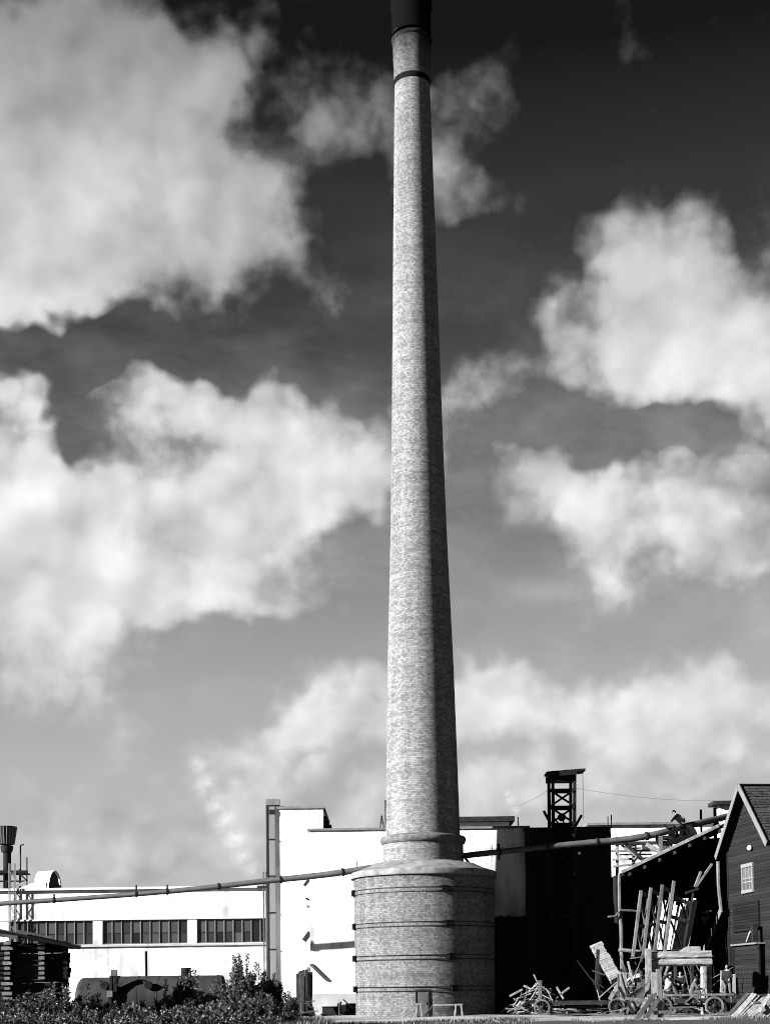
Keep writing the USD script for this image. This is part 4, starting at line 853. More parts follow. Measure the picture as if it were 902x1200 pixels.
def person(label, loc, heading, pose, top, legs_, hat, group=None):
    """pose: joints in metres, x to the person's left, y to the front, z up, relative to loc."""
    th = thing('person', label, 'person', loc, group)
    c_, s_ = math.cos(heading), math.sin(heading); Rm = np.array([[c_, -s_, 0], [s_, c_, 0], [0, 0, 1.0]])
    J = {k: np.array(v, float) for k, v in pose.items()}
    put = lambda t: (np.asarray(t.vertices) @ Rm.T + np.asarray(loc), np.asarray(t.faces))
    hips, chest, neck, head = J['hips'], J['chest'], J['neck'], J['head']
    hd = (head - neck); hd = hd / np.linalg.norm(hd); fwd = J['face']; fwd = fwd - hd * np.dot(fwd, hd); fwd /= np.linalg.norm(fwd); lf = np.cross(hd, fwd) * -1
    B = [_hull(hips + [.09, 0, 0], .115, hips - [.09, 0, 0], .115), m3.Manifold.batch_hull([m3.Manifold.sphere(.12, 14).translate(list(p)) for p in (hips + [.08, 0, .05], hips - [.08, 0, -.05], chest + [.09, 0, 0], chest - [.09, 0, 0])]),
         m3.Manifold.batch_hull([m3.Manifold.sphere(r, 14).translate(list(p)) for p, r in ((chest + [.09, 0, 0], .12), (chest - [.09, 0, 0], .12), (J['shL'], .07), (J['shR'], .07), (neck, .065))]), _hull(neck, .062, head - hd * .06, .056)]
    skull = m3.Manifold.batch_hull([m3.Manifold.sphere(.088, 16).translate(list(head + hd * .035 - fwd * .018)), m3.Manifold.sphere(.078, 16).translate(list(head + hd * .03 + fwd * .02)), m3.Manifold.sphere(.04, 12).translate(list(head - hd * .085 + fwd * .045)), m3.Manifold.sphere(.05, 12).translate(list(head - hd * .04 + fwd * .03))])
    B += [skull, _hull(head + fwd * .088 + hd * .01, .009, head + fwd * .108 - hd * .028, .015, 8), _hull(head + fwd * .085 - hd * .065 + lf * .018, .011, head + fwd * .085 - hd * .065 - lf * .018, .011, 8)]
    for e in (-1, 1): B.append(_hull(head + lf * e * .084 + hd * .02, .016, head + lf * e * .084 - hd * .025, .012, 8))
    for S in 'LR':
        B += [_hull(J['sh' + S], .062, J['el' + S], .046), _hull(J['el' + S], .046, J['wr' + S], .03), _hull(J['hip' + S], .09, J['kn' + S], .062), _hull(J['kn' + S], .062, J['an' + S], .04), _hull(J['an' + S], .042, J['an' + S] + J['foot'] * .17 - [0, 0, .05], .03)]
        B.append(limb_hand(J['wr' + S], J['wr' + S] - J['el' + S] + np.array([0, .02, -.02]), V(0, .3, 1)))
    body = obj('body', put(_finish(_union(B), .035, 4)), M['skin'], th, smooth=True)
    for e in (-1, 1):
        t = trimesh.creation.icosphere(1, .011); t.apply_translation(head + fwd * .094 + hd * .022 + lf * e * .032); obj('eye', put(t), M['boot'], body)
    hair = m3.Manifold.sphere(.097, 18).translate(list(head + hd * .038 - fwd * .03)) - _hull(head + fwd * .09 + hd * .0, .075, head + fwd * .1 - hd * .2, .14, 12)
    obj('hair', put(_finish(hair, .03, 2)), M['cloth_dark'], body, smooth=True)
    cl = [m3.Manifold.batch_hull([m3.Manifold.sphere(r, 14).translate(list(p)) for p, r in ((hips + [.09, 0, -.04], .135), (hips - [.09, 0, .04], .135), (chest + [.09, 0, 0], .135), (chest - [.09, 0, 0], .135))]),
          m3.Manifold.batch_hull([m3.Manifold.sphere(r, 14).translate(list(p)) for p, r in ((chest + [.09, 0, 0], .135), (chest - [.09, 0, 0], .135), (J['shL'], .083), (J['shR'], .083), (neck - hd * .035, .07))])]
    for S in 'LR': cl += [_hull(J['sh' + S], .08, J['el' + S], .063), _hull(J['el' + S], .063, J['wr' + S] * .93 + J['el' + S] * .07, .044)]
    obj('jacket', put(_finish(_union(cl), .05, 3)), M[top], body, smooth=True)
    tr = [_hull(hips + [.09, 0, -.02], .128, hips - [.09, 0, .02], .128)]
    for S in 'LR': tr += [_hull(J['hip' + S], .108, J['kn' + S], .08), _hull(J['kn' + S], .08, J['an' + S] + [0, 0, .03], .066)]
    obj('trousers', put(_finish(_union(tr), .05, 3)), M[legs_], body, smooth=True)
    for S in 'LR': obj('boot', put(_finish(_hull(J['an' + S] - [0, 0, .02], .055, J['an' + S] + J['foot'] * .18 - [0, 0, .045], .042), .04, 2)), M['boot'], body, smooth=True)
    if hat:
        cap = _hull(head + hd * .085 - fwd * .012, .098, head + hd * .062 - fwd * .012, .100, 18) - m3.Manifold.cube([.5, .5, .3], True).translate([0, 0, -.15]).rotate([0, 0, 0]).translate(list(head + hd * .055)); cap = cap + _hull(head + hd * .062 + fwd * .06, .045, head + hd * .055 + fwd * .115, .03, 12).scale([1, 1, 1])
        obj('cap', put(_finish(cap, .03, 2)), M[hat], body, smooth=True)
    return th
def standing(lean=0.0, arm='down'):
    J = dict(hips=(0, 0, .93), chest=(0, lean * .3, 1.28), neck=(0, lean * .5, 1.50), head=(0, lean * .6 + .02, 1.655), face=(0, 1, -.15), shL=(.19, lean * .45, 1.42), shR=(-.19, lean * .45, 1.42),
        elL=(.25, lean * .4 + .02, 1.13), elR=(-.25, lean * .4 + .03, 1.13), wrL=(.22, .2 + lean * .4, .95), wrR=(-.2, .26 + lean * .4, 1.02), hipL=(.1, 0, .9), hipR=(-.1, 0, .9), knL=(.12, .05, .48), knR=(-.13, .02, .48), anL=(.13, 0, .09), anR=(-.15, -.04, .09), foot=(0, 1, 0))
    return J
def seated(lean=.1, reach=.35):
    return dict(hips=(0, 0, .12), chest=(0, lean * .5, .46), neck=(0, lean * .85, .68), head=(0, lean + .03, .83), face=(0, 1, -.35), shL=(.19, lean * .8, .60), shR=(-.19, lean * .8, .60), elL=(.27, lean + .12, .34), elR=(-.27, lean + .1, .34),
        wrL=(.16, lean + reach, .30), wrR=(-.14, lean + reach * .9, .27), hipL=(.1, 0, .1), hipR=(-.1, 0, .1), knL=(.15, .43, .14), knR=(-.14, .43, .16), anL=(.15, .45, -.30), anR=(-.13, .42, -.30), foot=(0, 1, 0))
def crouched():
    return dict(hips=(0, -.18, .36), chest=(0, .10, .60), neck=(0, .26, .74), head=(0, .36, .86), face=(0, 1, -.5), shL=(.19, .20, .68), shR=(-.19, .20, .68), elL=(.26, .40, .48), elR=(-.26, .40, .48), wrL=(.16, .58, .30), wrR=(-.14, .58, .30),
        hipL=(.1, -.18, .34), hipR=(-.1, -.18, .34), knL=(.17, .25, .42), knR=(-.17, .25, .42), anL=(.14, -.05, .09), anR=(-.14, -.05, .09), foot=(0, 1, 0))

# ------------------------------------------------------------------ the wagons
def spoked_wheel(par, c, r, ax, mats=('darkwood', 'steel')):
    ax = np.asarray(ax, float) / np.linalg.norm(ax); e1 = V(0, 0, 1); e2 = np.cross(ax, e1); e2 /= np.linalg.norm(e2); e1 = np.cross(e2, ax)
    N = 26
    def ring(ri, ro, w):
        v, f = [], []
        for k in range(N):
            t = 2 * math.pi * k / N; d = e1 * math.cos(t) + e2 * math.sin(t)
            v += [c + d * ri - ax * w, c + d * ro - ax * w, c + d * ro + ax * w, c + d * ri + ax * w]
        for k in range(N):
            a, b = 4 * k, 4 * ((k + 1) % N)
            for q in range(4): f.append((a + q, a + (q + 1) % 4, b + (q + 1) % 4, b + q))
        return MB().add(v, f)
    wh = obj('wheel', ring(r * .80, r * .955, .05), M['oldwood'], par)
    obj('tyre', ring(r * .957, r, .055), M['zinc'], wh)
    obj('hub', MB().tube([c - ax * .16, c - ax * .08, c + ax * .08, c + ax * .16], [.06, .1, .1, .06], 12), M['darkwood'], wh)
    for k in range(10):
        t = 2 * math.pi * (k + .3) / 10; d = e1 * math.cos(t) + e2 * math.sin(t); obj('spoke', MB().beam(c + d * .08, c + d * r * .82, .055, .045), M['darkwood'], wh)
def wagon(label, pL, pR, zbed, wl, wr, r, Y, group, wood='darkwood', stakes=(), yaw=0.0):
    """pL, pR: ends of the bed; wl, wr: x of the wheel pairs; all in world x."""
    g = thing('timber_wagon', label, 'wagon', ((pL + pR) / 2, Y + .6, 0), group)
    for y in (Y + .05, Y + 1.25): obj('side_beam', MB().beam((pL, y, zbed), (pR, y, zbed), .14, .2), M[wood], g)
    k = 0; x = pL + .1
    while x < pR - .25: obj('bed_board', MB().box((x, Y, zbed + .103), (x + .24, Y + 1.3, zbed + .14 + RNG.uniform(0, .01))), M[wood], g); x += .26
    obj('reach_pole', MB().beam((wl, Y + .65, r), (wr, Y + .65, r), .14), M[wood], g)
    for xw in (wl, wr):
        obj('axle', MB().beam((xw, Y - .05, r), (xw, Y + 1.35, r), .13, .16), M['darkwood'], g); obj('bolster', MB().beam((xw, Y + .02, (r + zbed) / 2), (xw, Y + 1.28, (r + zbed) / 2), .2, zbed - r - .1, up=(0, 0, 1)), M['darkwood'], g)
        for y in (Y - .08, Y + 1.38): spoked_wheel(g, V(xw + (.38 if y > Y else 0), y, r), r, (0.0 if y < Y else .0, 1, 0))
    for (x, y, h_, w_, mt) in stakes: obj('stake', MB().beam((x, y, zbed - .2), (x + .03, y, zbed + h_), w_), M[mt], g)
    return g
Y1 = 83.0
X = lambda px, Y, py=1180: at(px, py, Y)[0]
Z = lambda py, Y, px=700: at(px, py, Y)[2]
w1 = wagon('long low empty timber wagon in front of the black tower', X(628, Y1), X(732, Y1), Z(1176, Y1), X(634.5, Y1), X(722, Y1), .46, Y1, 'horse wagons in the yard', stakes=((X(633, Y1), Y1 + .1, 1.35, .2, 'oldwood'), (X(634.5, Y1), Y1 + 1.2, 1.2, .16, 'darkwood')))
Y2 = 77.5
w2 = wagon('timber wagon carrying workmen in front of the log portal', X(762, Y2), X(864, Y2), Z(1174, Y2, 810), X(776, Y2), X(836.5, Y2), .50, Y2, 'horse wagons in the yard', stakes=())
zr = Z(1166.5, Y2, 810)
for k, px in enumerate((764, 790, 812, 838, 857)): obj('rail_post', MB().beam((X(px, Y2), Y2 + .02, Z(1176, Y2, 810)), (X(px, Y2), Y2 + .02, zr), .09), M['oldwood'], w2)
obj('side_rail', MB().beam((X(758, Y2), Y2 - .04, zr), (X(860, Y2), Y2 - .04, zr), .07, .12), M['oldwood'], w2)
for a, b_ in ((812, 820), (812, 803)): obj('rail_brace', MB().beam((X(a, Y2), Y2 - .06, zr - .05), (X(b_, Y2), Y2 - .06, Z(1175, Y2, 810)), .07), M['oldwood'], w2)
obj('drawbar', MB().beam((X(775, Y2), Y2 - .1, Z(1183, Y2)), (X(815, Y2), Y2 - .1, Z(1182, Y2)), .08, .1), M['oldwood'], w2)
zb2 = Z(1174, Y2, 810) + .15

# ------------------------------------------------------------------ plank chute and props
YC = 86.0
cA, cB = at(697, 1107, YC + .6), at(728, 1160, YC - .3)
chu = thing('plank_chute', 'steep pale slatted plank chute rising before the dark shed', 'chute', cB * V(1, 1, 0))
d_ = cB - cA; Lc = np.linalg.norm(d_); d_ /= Lc; sx = np.cross(d_, V(.25, -.95, .2)); sx /= np.linalg.norm(sx); nf = np.cross(sx, d_)
if nf[1] > 0: nf = -nf
for e in (-1, 1): obj('chute_rail', MB().beam(cA + sx * e * .33, cB + sx * e * .33, .09, .16, up=nf), M['oldwood'], chu)
for k in range(23):
    c = cA + d_ * (Lc * (k + .5) / 23); wob = RNG.uniform(-.05, .05)
    obj('slat', MB().beam(c - sx * (.40 + wob) + nf * .1, c + sx * (.40 - wob) + nf * .1 + d_ * RNG.uniform(-.02, .02), .04 + RNG.uniform(0, .02), Lc / 23 * RNG.uniform(.86, .97), up=d_), M['bright'], chu)
for e in (-1, 1): c = cA + d_ * 1.2 + sx * e * .3; obj('chute_leg', MB().beam(c, V(c[0] - .1, c[1] + .5, -.1), .14), M['blackwood'], chu)
st = thing('pointed_stake', 'dark pointed stake with a crossbar hanging before the plank chute', 'stake', at(699, 1162, YC - .8))
A, B_ = at(700.5, 1113, YC - .8), at(698.8, 1154, YC - .8); obj('stake_shaft', MB().beam(A, B_, .2, .12, up=(0, -1, 0)), M['darkwood'], st)
obj('stake_point', MB().beam(B_, at(698.6, 1163, YC - .8), .2, .12, up=(0, -1, 0), taper=.1), M['darkwood'], st)
A, B_ = at(694, 1138, YC - .9), at(708, 1143, YC - .9); obj('stake_bar', MB().beam(A, B_, .12, .08), M['oldwood'], st)
# the foot of the chute: upright slabs, a cask, a pale block
def plank1(a, b_, Y, w, t_, mat, label, cat='plank', dY=0.0, group=None, name='plank'):
    A, B_ = at(*a, Y), at(*b_, Y + dY); return single(name, MB().beam(A, B_, w, t_, up=(0, -1, .02)), M[mat], label, cat, group)
plank1((731, 1179), (730, 1140), 84.2, .42, .1, 'newwood', 'broad pale upright board at the foot of the plank chute')
plank1((726.5, 1180), (726, 1142), 84.5, .28, .1, 'oldwood', 'narrow grey upright board at the foot of the plank chute')
plank1((714, 1172), (726, 1152), 84.6, .22, .08, 'newwood', 'pale slab leaning under the foot of the plank chute')
plank1((741, 1150), (735.5, 1127), 84.0, .12, .06, 'newwood', 'thin pale stick standing slantwise right of the chute')
plank1((747, 1176), (749, 1152), 83.6, .26, .08, 'oldwood', 'grey plank leaning on the cask by the log portal')
plank1((750.5, 1178), (755, 1149), 83.2, .2, .08, 'oldwood', 'thin dark slanting plank between cask and log portal')
plank1((733, 1180.5), (748, 1179.5), 83.8, .2, .25, 'newwood', 'pale plank lying on the ground before the cask')
YQ = 84.4; q = at(740.5, 1179, YQ); q[2] = 0
zt_ = Z(1154, YQ, 740)
csk = thing('cask', 'dark wooden cask standing behind the planks right of the chute', 'cask', q)
for k in range(12):
    t0_, t1_ = 2 * math.pi * k / 12 + .02, 2 * math.pi * (k + 1) / 12 - .02; v = []
    for h_, r_ in ((.45, .34), (.45 + (zt_ - .45) * .5, .41), (zt_, .34)):
        for t_ in (t0_, t1_): v.append(q + V(math.cos(t_) * r_, math.sin(t_) * r_, h_))
    obj('stave', MB().add(v, [(0, 1, 3, 2), (2, 3, 5, 4)]), M['darkwood'], csk)
for h_, r_ in ((.6, .37), (.45 + (zt_ - .45) * .38, .415), (.45 + (zt_ - .45) * .62, .415), (zt_ - .12, .36)): obj('cask_hoop', MB().lathe([(r_ - .02, h_ - .03), (r_ + .012, h_ - .03), (r_ + .012, h_ + .03), (r_ - .02, h_ + .03)], q, 20), M['zinc'], csk)
obj('cask_head', MB().lathe([(.345, zt_ - .04), (.01, zt_ - .04)], q, 16), M['oldwood'], csk)
obj('cask_stand', MB().box(q + V(-.4, -.4, -.1), q + V(.4, .4, .45)), M['darkwood'], csk)
def lump(c, rx, ry, rz, seed, amp=.25):
    t = trimesh.creation.icosphere(4, 1.0); v = t.vertices; nse = meshkit.fbm(v * 2.2 + seed, 4, seed) - .5; v = v * (1 + amp * 2 * nse)[:, None] * V(rx, ry, rz) + c; return (v, t.faces)
single('sawdust_sack', lump(at(749, 1150, 84.8), .42, .3, .42, 3), M['cloth_white'], 'pale lumpy sack heaped at the left foot of the log portal', 'sack', smooth=True)
single('sawdust_sack', lump(at(740, 1152, 85.1), .45, .3, .28, 9), M['rubble'], 'small pale sack slumped on top of the cask', 'sack', smooth=True)

# ------------------------------------------------------------------ log portal
YP = 82.0
por = thing('log_portal', 'rough portal of squared pale logs standing before the shed and barn', 'log frame', at(795, 1190, YP) * V(1, 1, 0))
def rough(a, b_, r, seed, ry=None):
    """A hewn log: a bent, uneven many-sided bar."""
    n = 14; p = np.linspace(a, b_, n); d = (b_ - a) / np.linalg.norm(b_ - a); ref = V(0, 1, 0) if abs(d[2]) > .7 else V(0, 0, 1)
    x = np.cross(d, ref); x /= np.linalg.norm(x); y = np.cross(x, d); v = []
    S = 12
    for i in range(n):
        for k in range(S):
            t = 2 * math.pi * k / S; sq = 1 / max(abs(math.cos(t)), abs(math.sin(t))) ** .6
            rr = r * sq * (.9 + .22 * meshkit.noise(V(i * .7, k * .9, seed * 3.1), seed)); v.append(p[i] + x * math.cos(t) * rr + y * math.sin(t) * (rr if ry is None else rr * ry / r))
    f = [(i * S + k, i * S + (k + 1) % S, (i + 1) * S + (k + 1) % S, (i + 1) * S + k) for i in range(n - 1) for k in range(S)]
    f = [(a_, b2, c2) for a_, b2, c2, d2 in f] + [(a_, c2, d2) for a_, b2, c2, d2 in f] + [(0, k + 1, k) for k in range(1, S - 1)] + [((n - 1) * S, (n - 1) * S + k, (n - 1) * S + k + 1) for k in range(1, S - 1)]
    return (np.array(v), np.array(f))
M['hewn'] = gmat('hewn_log', .19, .55, 1.2, stretch=(.5, 1, 5), bump=.7, rand=.15)
obj('lintel_log', rough(at(758, 1120.3, YP), at(833, 1119, YP), .215, 1), M['hewn'], por); obj('lintel_log', rough(at(757, 1129, YP), at(833.5, 1127.6, YP), .20, 2), M['hewn'], por)
for px, dy, r in ((824.5, 0, .19), (830.5, .35, .14), (762, 0, .2), (767, .4, .16)):
    b0 = at(px + .5, 1188, YP + dy); b0[2] = -.1; obj('post_log', rough(b0, at(px, 1133, YP + dy), r, int(px)), M['hewn'], por)
for k, (a, b_, w) in enumerate((((760.5, 1178), (759, 1112), .36), ((756, 1172), (762, 1138), .2), ((766.5, 1176), (766, 1140), .3))):
    plank1(a, b_, YP - .35 - .08 * k, w, .07, 'newwood', ['tall pale slab upright against the left end of the log portal', 'short pale slab slanting against the left leg of the log portal', 'pale slab upright beside the left leg of the log portal'][k], 'slab')
v = [at(794, 1118, YP - .15), at(822, 1117.5, YP - .15), at(820, 1109.5, YP + .1), at(808, 1109.6, YP + .1)]
single('wood_slab', MB().add(v + [p + V(0, .9, .02) for p in v], [(0, 1, 2, 3), (1, 5, 6, 2), (3, 2, 6, 7), (0, 3, 7, 4), (5, 4, 7, 6)]), M['newwood'], 'pale wedge-shaped slab lying on top of the log portal', 'slab')
# propped post with its two struts, in front
YR = 74.5
pr_ = thing('propped_post', 'pale squared post with two slanting struts in front of the log portal', 'post', at(773, 1197, YR) * V(1, 1, 0))
b0 = at(774, 1196, YR); b0[2] = -.1; obj('post', MB().beam(b0, at(771.5, 1136, YR), .27, .2, up=(0, -1, 0)), M['oldwood'], pr_)
b0 = at(746, 1199, YR - .5); b0[2] = -.05; obj('strut', MB().beam(b0, at(766, 1166, YR - .1), .26, .12, up=(0, -1, 0)), M['oldwood'], pr_)
b0 = at(756, 1199, YR - .4); b0[2] = -.05; obj('strut', MB().beam(b0, at(771, 1172, YR - .1), .24, .12, up=(0, -1, 0)), M['oldwood'], pr_)
obj('cross_piece', MB().beam(at(767, 1187, YR - .15), at(787, 1186, YR - .15), .1, .14, up=(0, 0, 1)), M['oldwood'], pr_)
plank1((779, 1143), (782, 1133), 81.4, .1, .05, 'newwood', 'thin pale slat hanging under the log portal lintel')
# upright pale boards behind the wagon, right
for k, (a, b_, w, mt, lb) in enumerate((((847, 1166), (847.5, 1138), .34, 'newwood', 'broad pale board upright left of the man in the dark jacket'), ((860.5, 1175), (859.5, 1142), .18, 'newwood', 'narrow pale board upright right of the man in the dark jacket'), ((866, 1178), (862, 1146), .15, 'oldwood', 'thin grey pole leaning beside the barn porch'))):
    plank1(a, b_, 78.9 + .15 * k, w, .06, mt, lb, 'board')

# ------------------------------------------------------------------ scrap wood heap, slab pile
hp = at(630, 1188, 87.0); hp[2] = 0
for k in range(96):
    cx_ = RNG.gauss(0, .95); cx_ = max(-1.75, min(1.75, cx_)); hh_ = max(.05, 1.9 * (1 - abs(cx_) / 2.0)); z = RNG.uniform(.05, 1) * hh_
    c = hp + V(cx_, RNG.uniform(-.6, .6) * (1 - .3 * z), z + .02); ang = RNG.uniform(-.9, 1.1) + (.35 if cx_ < 0 else -.35); L_ = RNG.uniform(.5, 1.25); dy = RNG.uniform(-.5, .2)
    d2 = V(math.cos(ang), dy, math.sin(ang)); d2 /= np.linalg.norm(d2); pts = [c - d2 * L_ / 2, c + V(0, 0, RNG.uniform(-.05, .08)), c + d2 * L_ / 2]
    lowest = min(p[2] for p in pts)
    if lowest < .05: pts = [p + V(0, 0, .05 - lowest) for p in pts]
    r = RNG.uniform(.03, .07)
    mbk = MB().tube(pts, [r, r * .95, r * .8], 6) if k % 3 else MB().beam(pts[0], pts[2], r * 2.4, r * 1.2)
    single('scrap_stick', mbk, M['newwood' if k % 4 else 'oldwood'], 'short crooked stick in the heap of scrap wood behind the front wagon', 'stick', 'sticks of the scrap wood heap')
for k, (a, b_) in enumerate((((597, 1168), (612, 1160)), ((652, 1157), (660, 1171)), ((656, 1166), (667, 1158)))):
    A, B_ = at(*a, 86.2), at(*b_, 86.2); single('scrap_stick', MB().beam(A, B_, .14, .12), M['newwood'], ['long stick poking out of the left side of the scrap heap', 'pale stick of the crossed pair on the right flank of the scrap heap', 'upper pale stick of the crossed pair on the right flank of the scrap heap'][k], 'stick')
lab = 'broad pale slab leaning in the slab pile before the barn porch'
YL = 72.5
rest = thing('slab_rest', 'low dark trestle under the pile of pale slabs at right', 'trestle', (X(885, YL), YL + .9, 0))
obj('rest_beam', MB().beam((X(868, YL), YL + 1.05, 1.0), (X(925, YL), YL + 1.05, 1.05), .2), M['darkwood'], rest)
for px in (872, 905, 922): obj('rest_leg', MB().beam((X(px, YL), YL + 1.05, -.05), (X(px, YL), YL + 1.05, .95), .16), M['darkwood'], rest)
for k in range(19):
    px = 853 + k * 3.6
    if k in (9, 13): continue
    b0 = at(px + RNG.uniform(-1, 1), 1197, YL); b0[2] = .03; tpx, tpy = px + 22 + RNG.uniform(-3, 3) - k * .35, 1166 + RNG.uniform(-1.5, 4) - (k > 12) * 3
    tp_ = at(tpx, tpy, YL + 1.0 + RNG.uniform(-.08, .08)); single('slab', MB().beam(b0, tp_, RNG.uniform(.17, .3), .05, up=(-.2, -1, .9)), M['newwood' if k % 5 else 'oldwood'], lab, 'slab', 'slabs of the pile before the barn porch')
for a, b_, w, lb in (((881, 1176), (891, 1175.5), .16, 'short pale board lying across the pile of slabs'), ((889, 1186), (902, 1166), .2, 'long pale board lying slantwise over the right end of the slab pile')):
    A, B_ = at(*a, YL - .1), at(*b_, YL + .35); single('slab', MB().beam(A, B_, w, .06, up=(-.2, -1, .8)), M['newwood'], lb, 'slab')
# workmen
zs = zb2
person('workman in a pale cap and light shirt sitting on the wagon under the log portal', V(X(786, Y2), Y2 + .75, zs + .42), math.radians(-60), seated(.16), 'cloth_white', 'cloth_grey', 'cloth_white')
person('bareheaded workman in a dark jacket sitting upright in the middle of the wagon', V(X(802, Y2), Y2 + .95, zs + .50), math.radians(170), seated(.03), 'cloth_dark', 'cloth_dark', None)
person('workman in a grey jacket bending low on the wagon between the others', V(X(795, Y2), Y2 + .5, zs + .18), math.radians(80), seated(.34), 'cloth_grey', 'cloth_dark', None)
person('workman in grey leaning low at the right end of the wagon bench', V(X(813, Y2), Y2 + .6, zs + .22), math.radians(-100), seated(.22), 'cloth_grey', 'cloth_grey', None)
bn = thing('bench', 'rough plank bench on the wagon under the workmen', 'bench', (X(800, Y2), Y2 + .9, zs))
obj('bench_plank', MB().box((X(780, Y2), Y2 + .62, zs + .36), (X(808, Y2), Y2 + 1.1, zs + .41)), M['oldwood'], bn)
for px in (782, 806): obj('bench_leg', MB().box((X(px, Y2) - .04, Y2 + .66, zs), (X(px, Y2) + .04, Y2 + 1.06, zs + .36)), M['oldwood'], bn)
person('man in a dark jacket and grey trousers standing beside the barn porch', V(X(853, 78.0), 78.0, zs - .0), math.radians(150), standing(.06), 'cloth_dark', 'cloth_grey', None)
pmid = np.array(c2[int(np.argmin(np.abs(c2[:, 0] - at(795, 970, 91.8)[0])))])
person('man in dark clothes crouching astride the sheet metal pipe above the shed roof', pmid + V(0, -.05, .12), math.radians(75), crouched(), 'soot', 'soot', 'soot')
# dark gear on the roof below him
rg = at(792, 990, 91.6)
gr = thing('roof_winch', 'dark winch and pulley wheel on the shed roof under the crouching man', 'winch', rg)
q = at(806, 978, 91.5); obj('winch_wheel', MB().tube([q - V(.05, .12, 0), q + V(.05, .12, 0)], .55, 18), M['soot'], gr)
for a, b_, w_ in (((783, 978), (800, 969), .25), ((788, 984), (790, 968), .22), ((797, 986), (799, 970), .25), ((783, 972), (778, 966), .08), ((802, 972), (812, 984), .22), ((780, 989), (812, 980), .35)): obj('winch_timber', MB().beam(at(*a, 91.4), at(*b_, 91.4), w_), M['soot'], gr)
for px, py in ((786, 992), (792, 990), (800, 987), (808, 983)): obj('winch_leg', MB().beam(at(px, py, 91.5) - V(0, 0, .3), at(px + 1, py - 16, 91.7), .14), M['blackwood'], gr)
obj('winch_beam', MB().beam(at(768, 984, 91.5), at(812, 978, 91.5), .16, .3), M['blackwood'], gr); obj('winch_beam', MB().beam(at(770, 990, 91.6), at(800, 985, 91.6), .12, .3), M['blackwood'], gr)
A, B_ = at(774, 1004, 91.2), at(774, 980, 91.2); obj('winch_post', MB().beam(A, B_, .24, .12, up=(0, -1, 0)), M['oldwood'], gr)

# ------------------------------------------------------------------ by the drum
YA = 84.6
tr_ = thing('low_trestle', 'low pale trestle standing in front of the chimney door', 'trestle', (X(515, YA), YA, 0))
zt_ = Z(1178.5, YA, 515)
obj('trestle_beam', MB().beam((X(507, YA), YA, zt_), (X(542, YA), YA, zt_ + .02), .10, .09), M['newwood'], tr_)
for a, b_ in ((534, 532.5), (540, 541.5)): obj('trestle_leg', MB().beam((X(a, YA), YA - .1, zt_), (X(b_, YA), YA - .16, 0), .1), M['newwood'], tr_)
obj('trestle_leg', MB().beam((X(507, YA), YA, zt_), (X(498, YA), YA - .1, .02), .07), M['oldwood'], tr_)
t2 = thing('saw_trestle', 'small pale two-legged saw trestle at the chimney door', 'trestle', (X(491, YA), YA, 0))
zt2 = Z(1178, YA, 491)
for a, b_ in ((488.5, 487), (492.5, 494)): obj('trestle_leg', MB().beam((X(a, YA), YA - .2, zt2), (X(b_, YA), YA - .25, 0), .11), M['newwood'], t2)
obj('trestle_beam', MB().beam((X(487, YA), YA - .2, zt2 + .04), (X(494, YA), YA - .2, zt2 + .04), .1, .1), M['newwood'], t2)
YG = 92.2
single('paper_sack', lump(at(403, 1184, YG), .28, .2, .36, 21, .15), M['cloth_white'], 'white full sack standing against the boiler house plinth', 'sack', smooth=True)
single('paper_sack', lump(at(385, 1189.5, YG - .8), .5, .3, .12, 23, .2), M['cloth_white'], 'flat pale sack lying on the ground left of the drum', 'sack', smooth=True)
A = at(388, 1190, YG); A[2] = 0
bx_ = thing('tool_chest', 'dark low chest beside the white sack at the white wall', 'chest', A)
obj('chest_body', MB().box(A + V(-.55, -.3, 0), A + V(.45, .3, .5)), M['darkwood'], bx_); obj('chest_lid', MB().box(A + V(-.58, -.33, .503), A + V(.48, .33, .57)), M['blackwood'], bx_)
for px in (395.5, 398.2):
    A = at(px, 1190, YG - .3); A[2] = 0; single('plank_end', MB().beam(A, A + V(.05, .25, .75 if px < 397 else .85), .12, .06, up=(0, -1, 0)), M['oldwood'], 'short grey plank upright left of the white sack' if px < 397 else 'second short plank upright right beside the white sack', 'plank')
A = at(411, 1190, YG); A[2] = 0
hb = thing('barrow', 'dark tilted barrow with pale handles by the drum', 'barrow', A)
obj('barrow_tray', MB().add([A + V(-.4, -.2, .1), A + V(.35, -.2, .1), A + V(.4, -.1, .75), A + V(-.3, -.1, .75), A + V(-.4, .25, .0), A + V(.35, .25, .0), A + V(.4, .35, .75), A + V(-.3, .35, .75)], [(0, 1, 2, 3), (5, 4, 7, 6), (0, 3, 7, 4), (1, 5, 6, 2), (3, 2, 6, 7), (0, 4, 5, 1)]), M['blackwood'], hb)
obj('barrow_handle', MB().beam(A + V(-.45, -.25, 1.0), A + V(.4, -.22, .12), .08), M['newwood'], hb); spoked_wheel(hb, A + V(.1, -.36, .3), .28, (0, 1, 0))
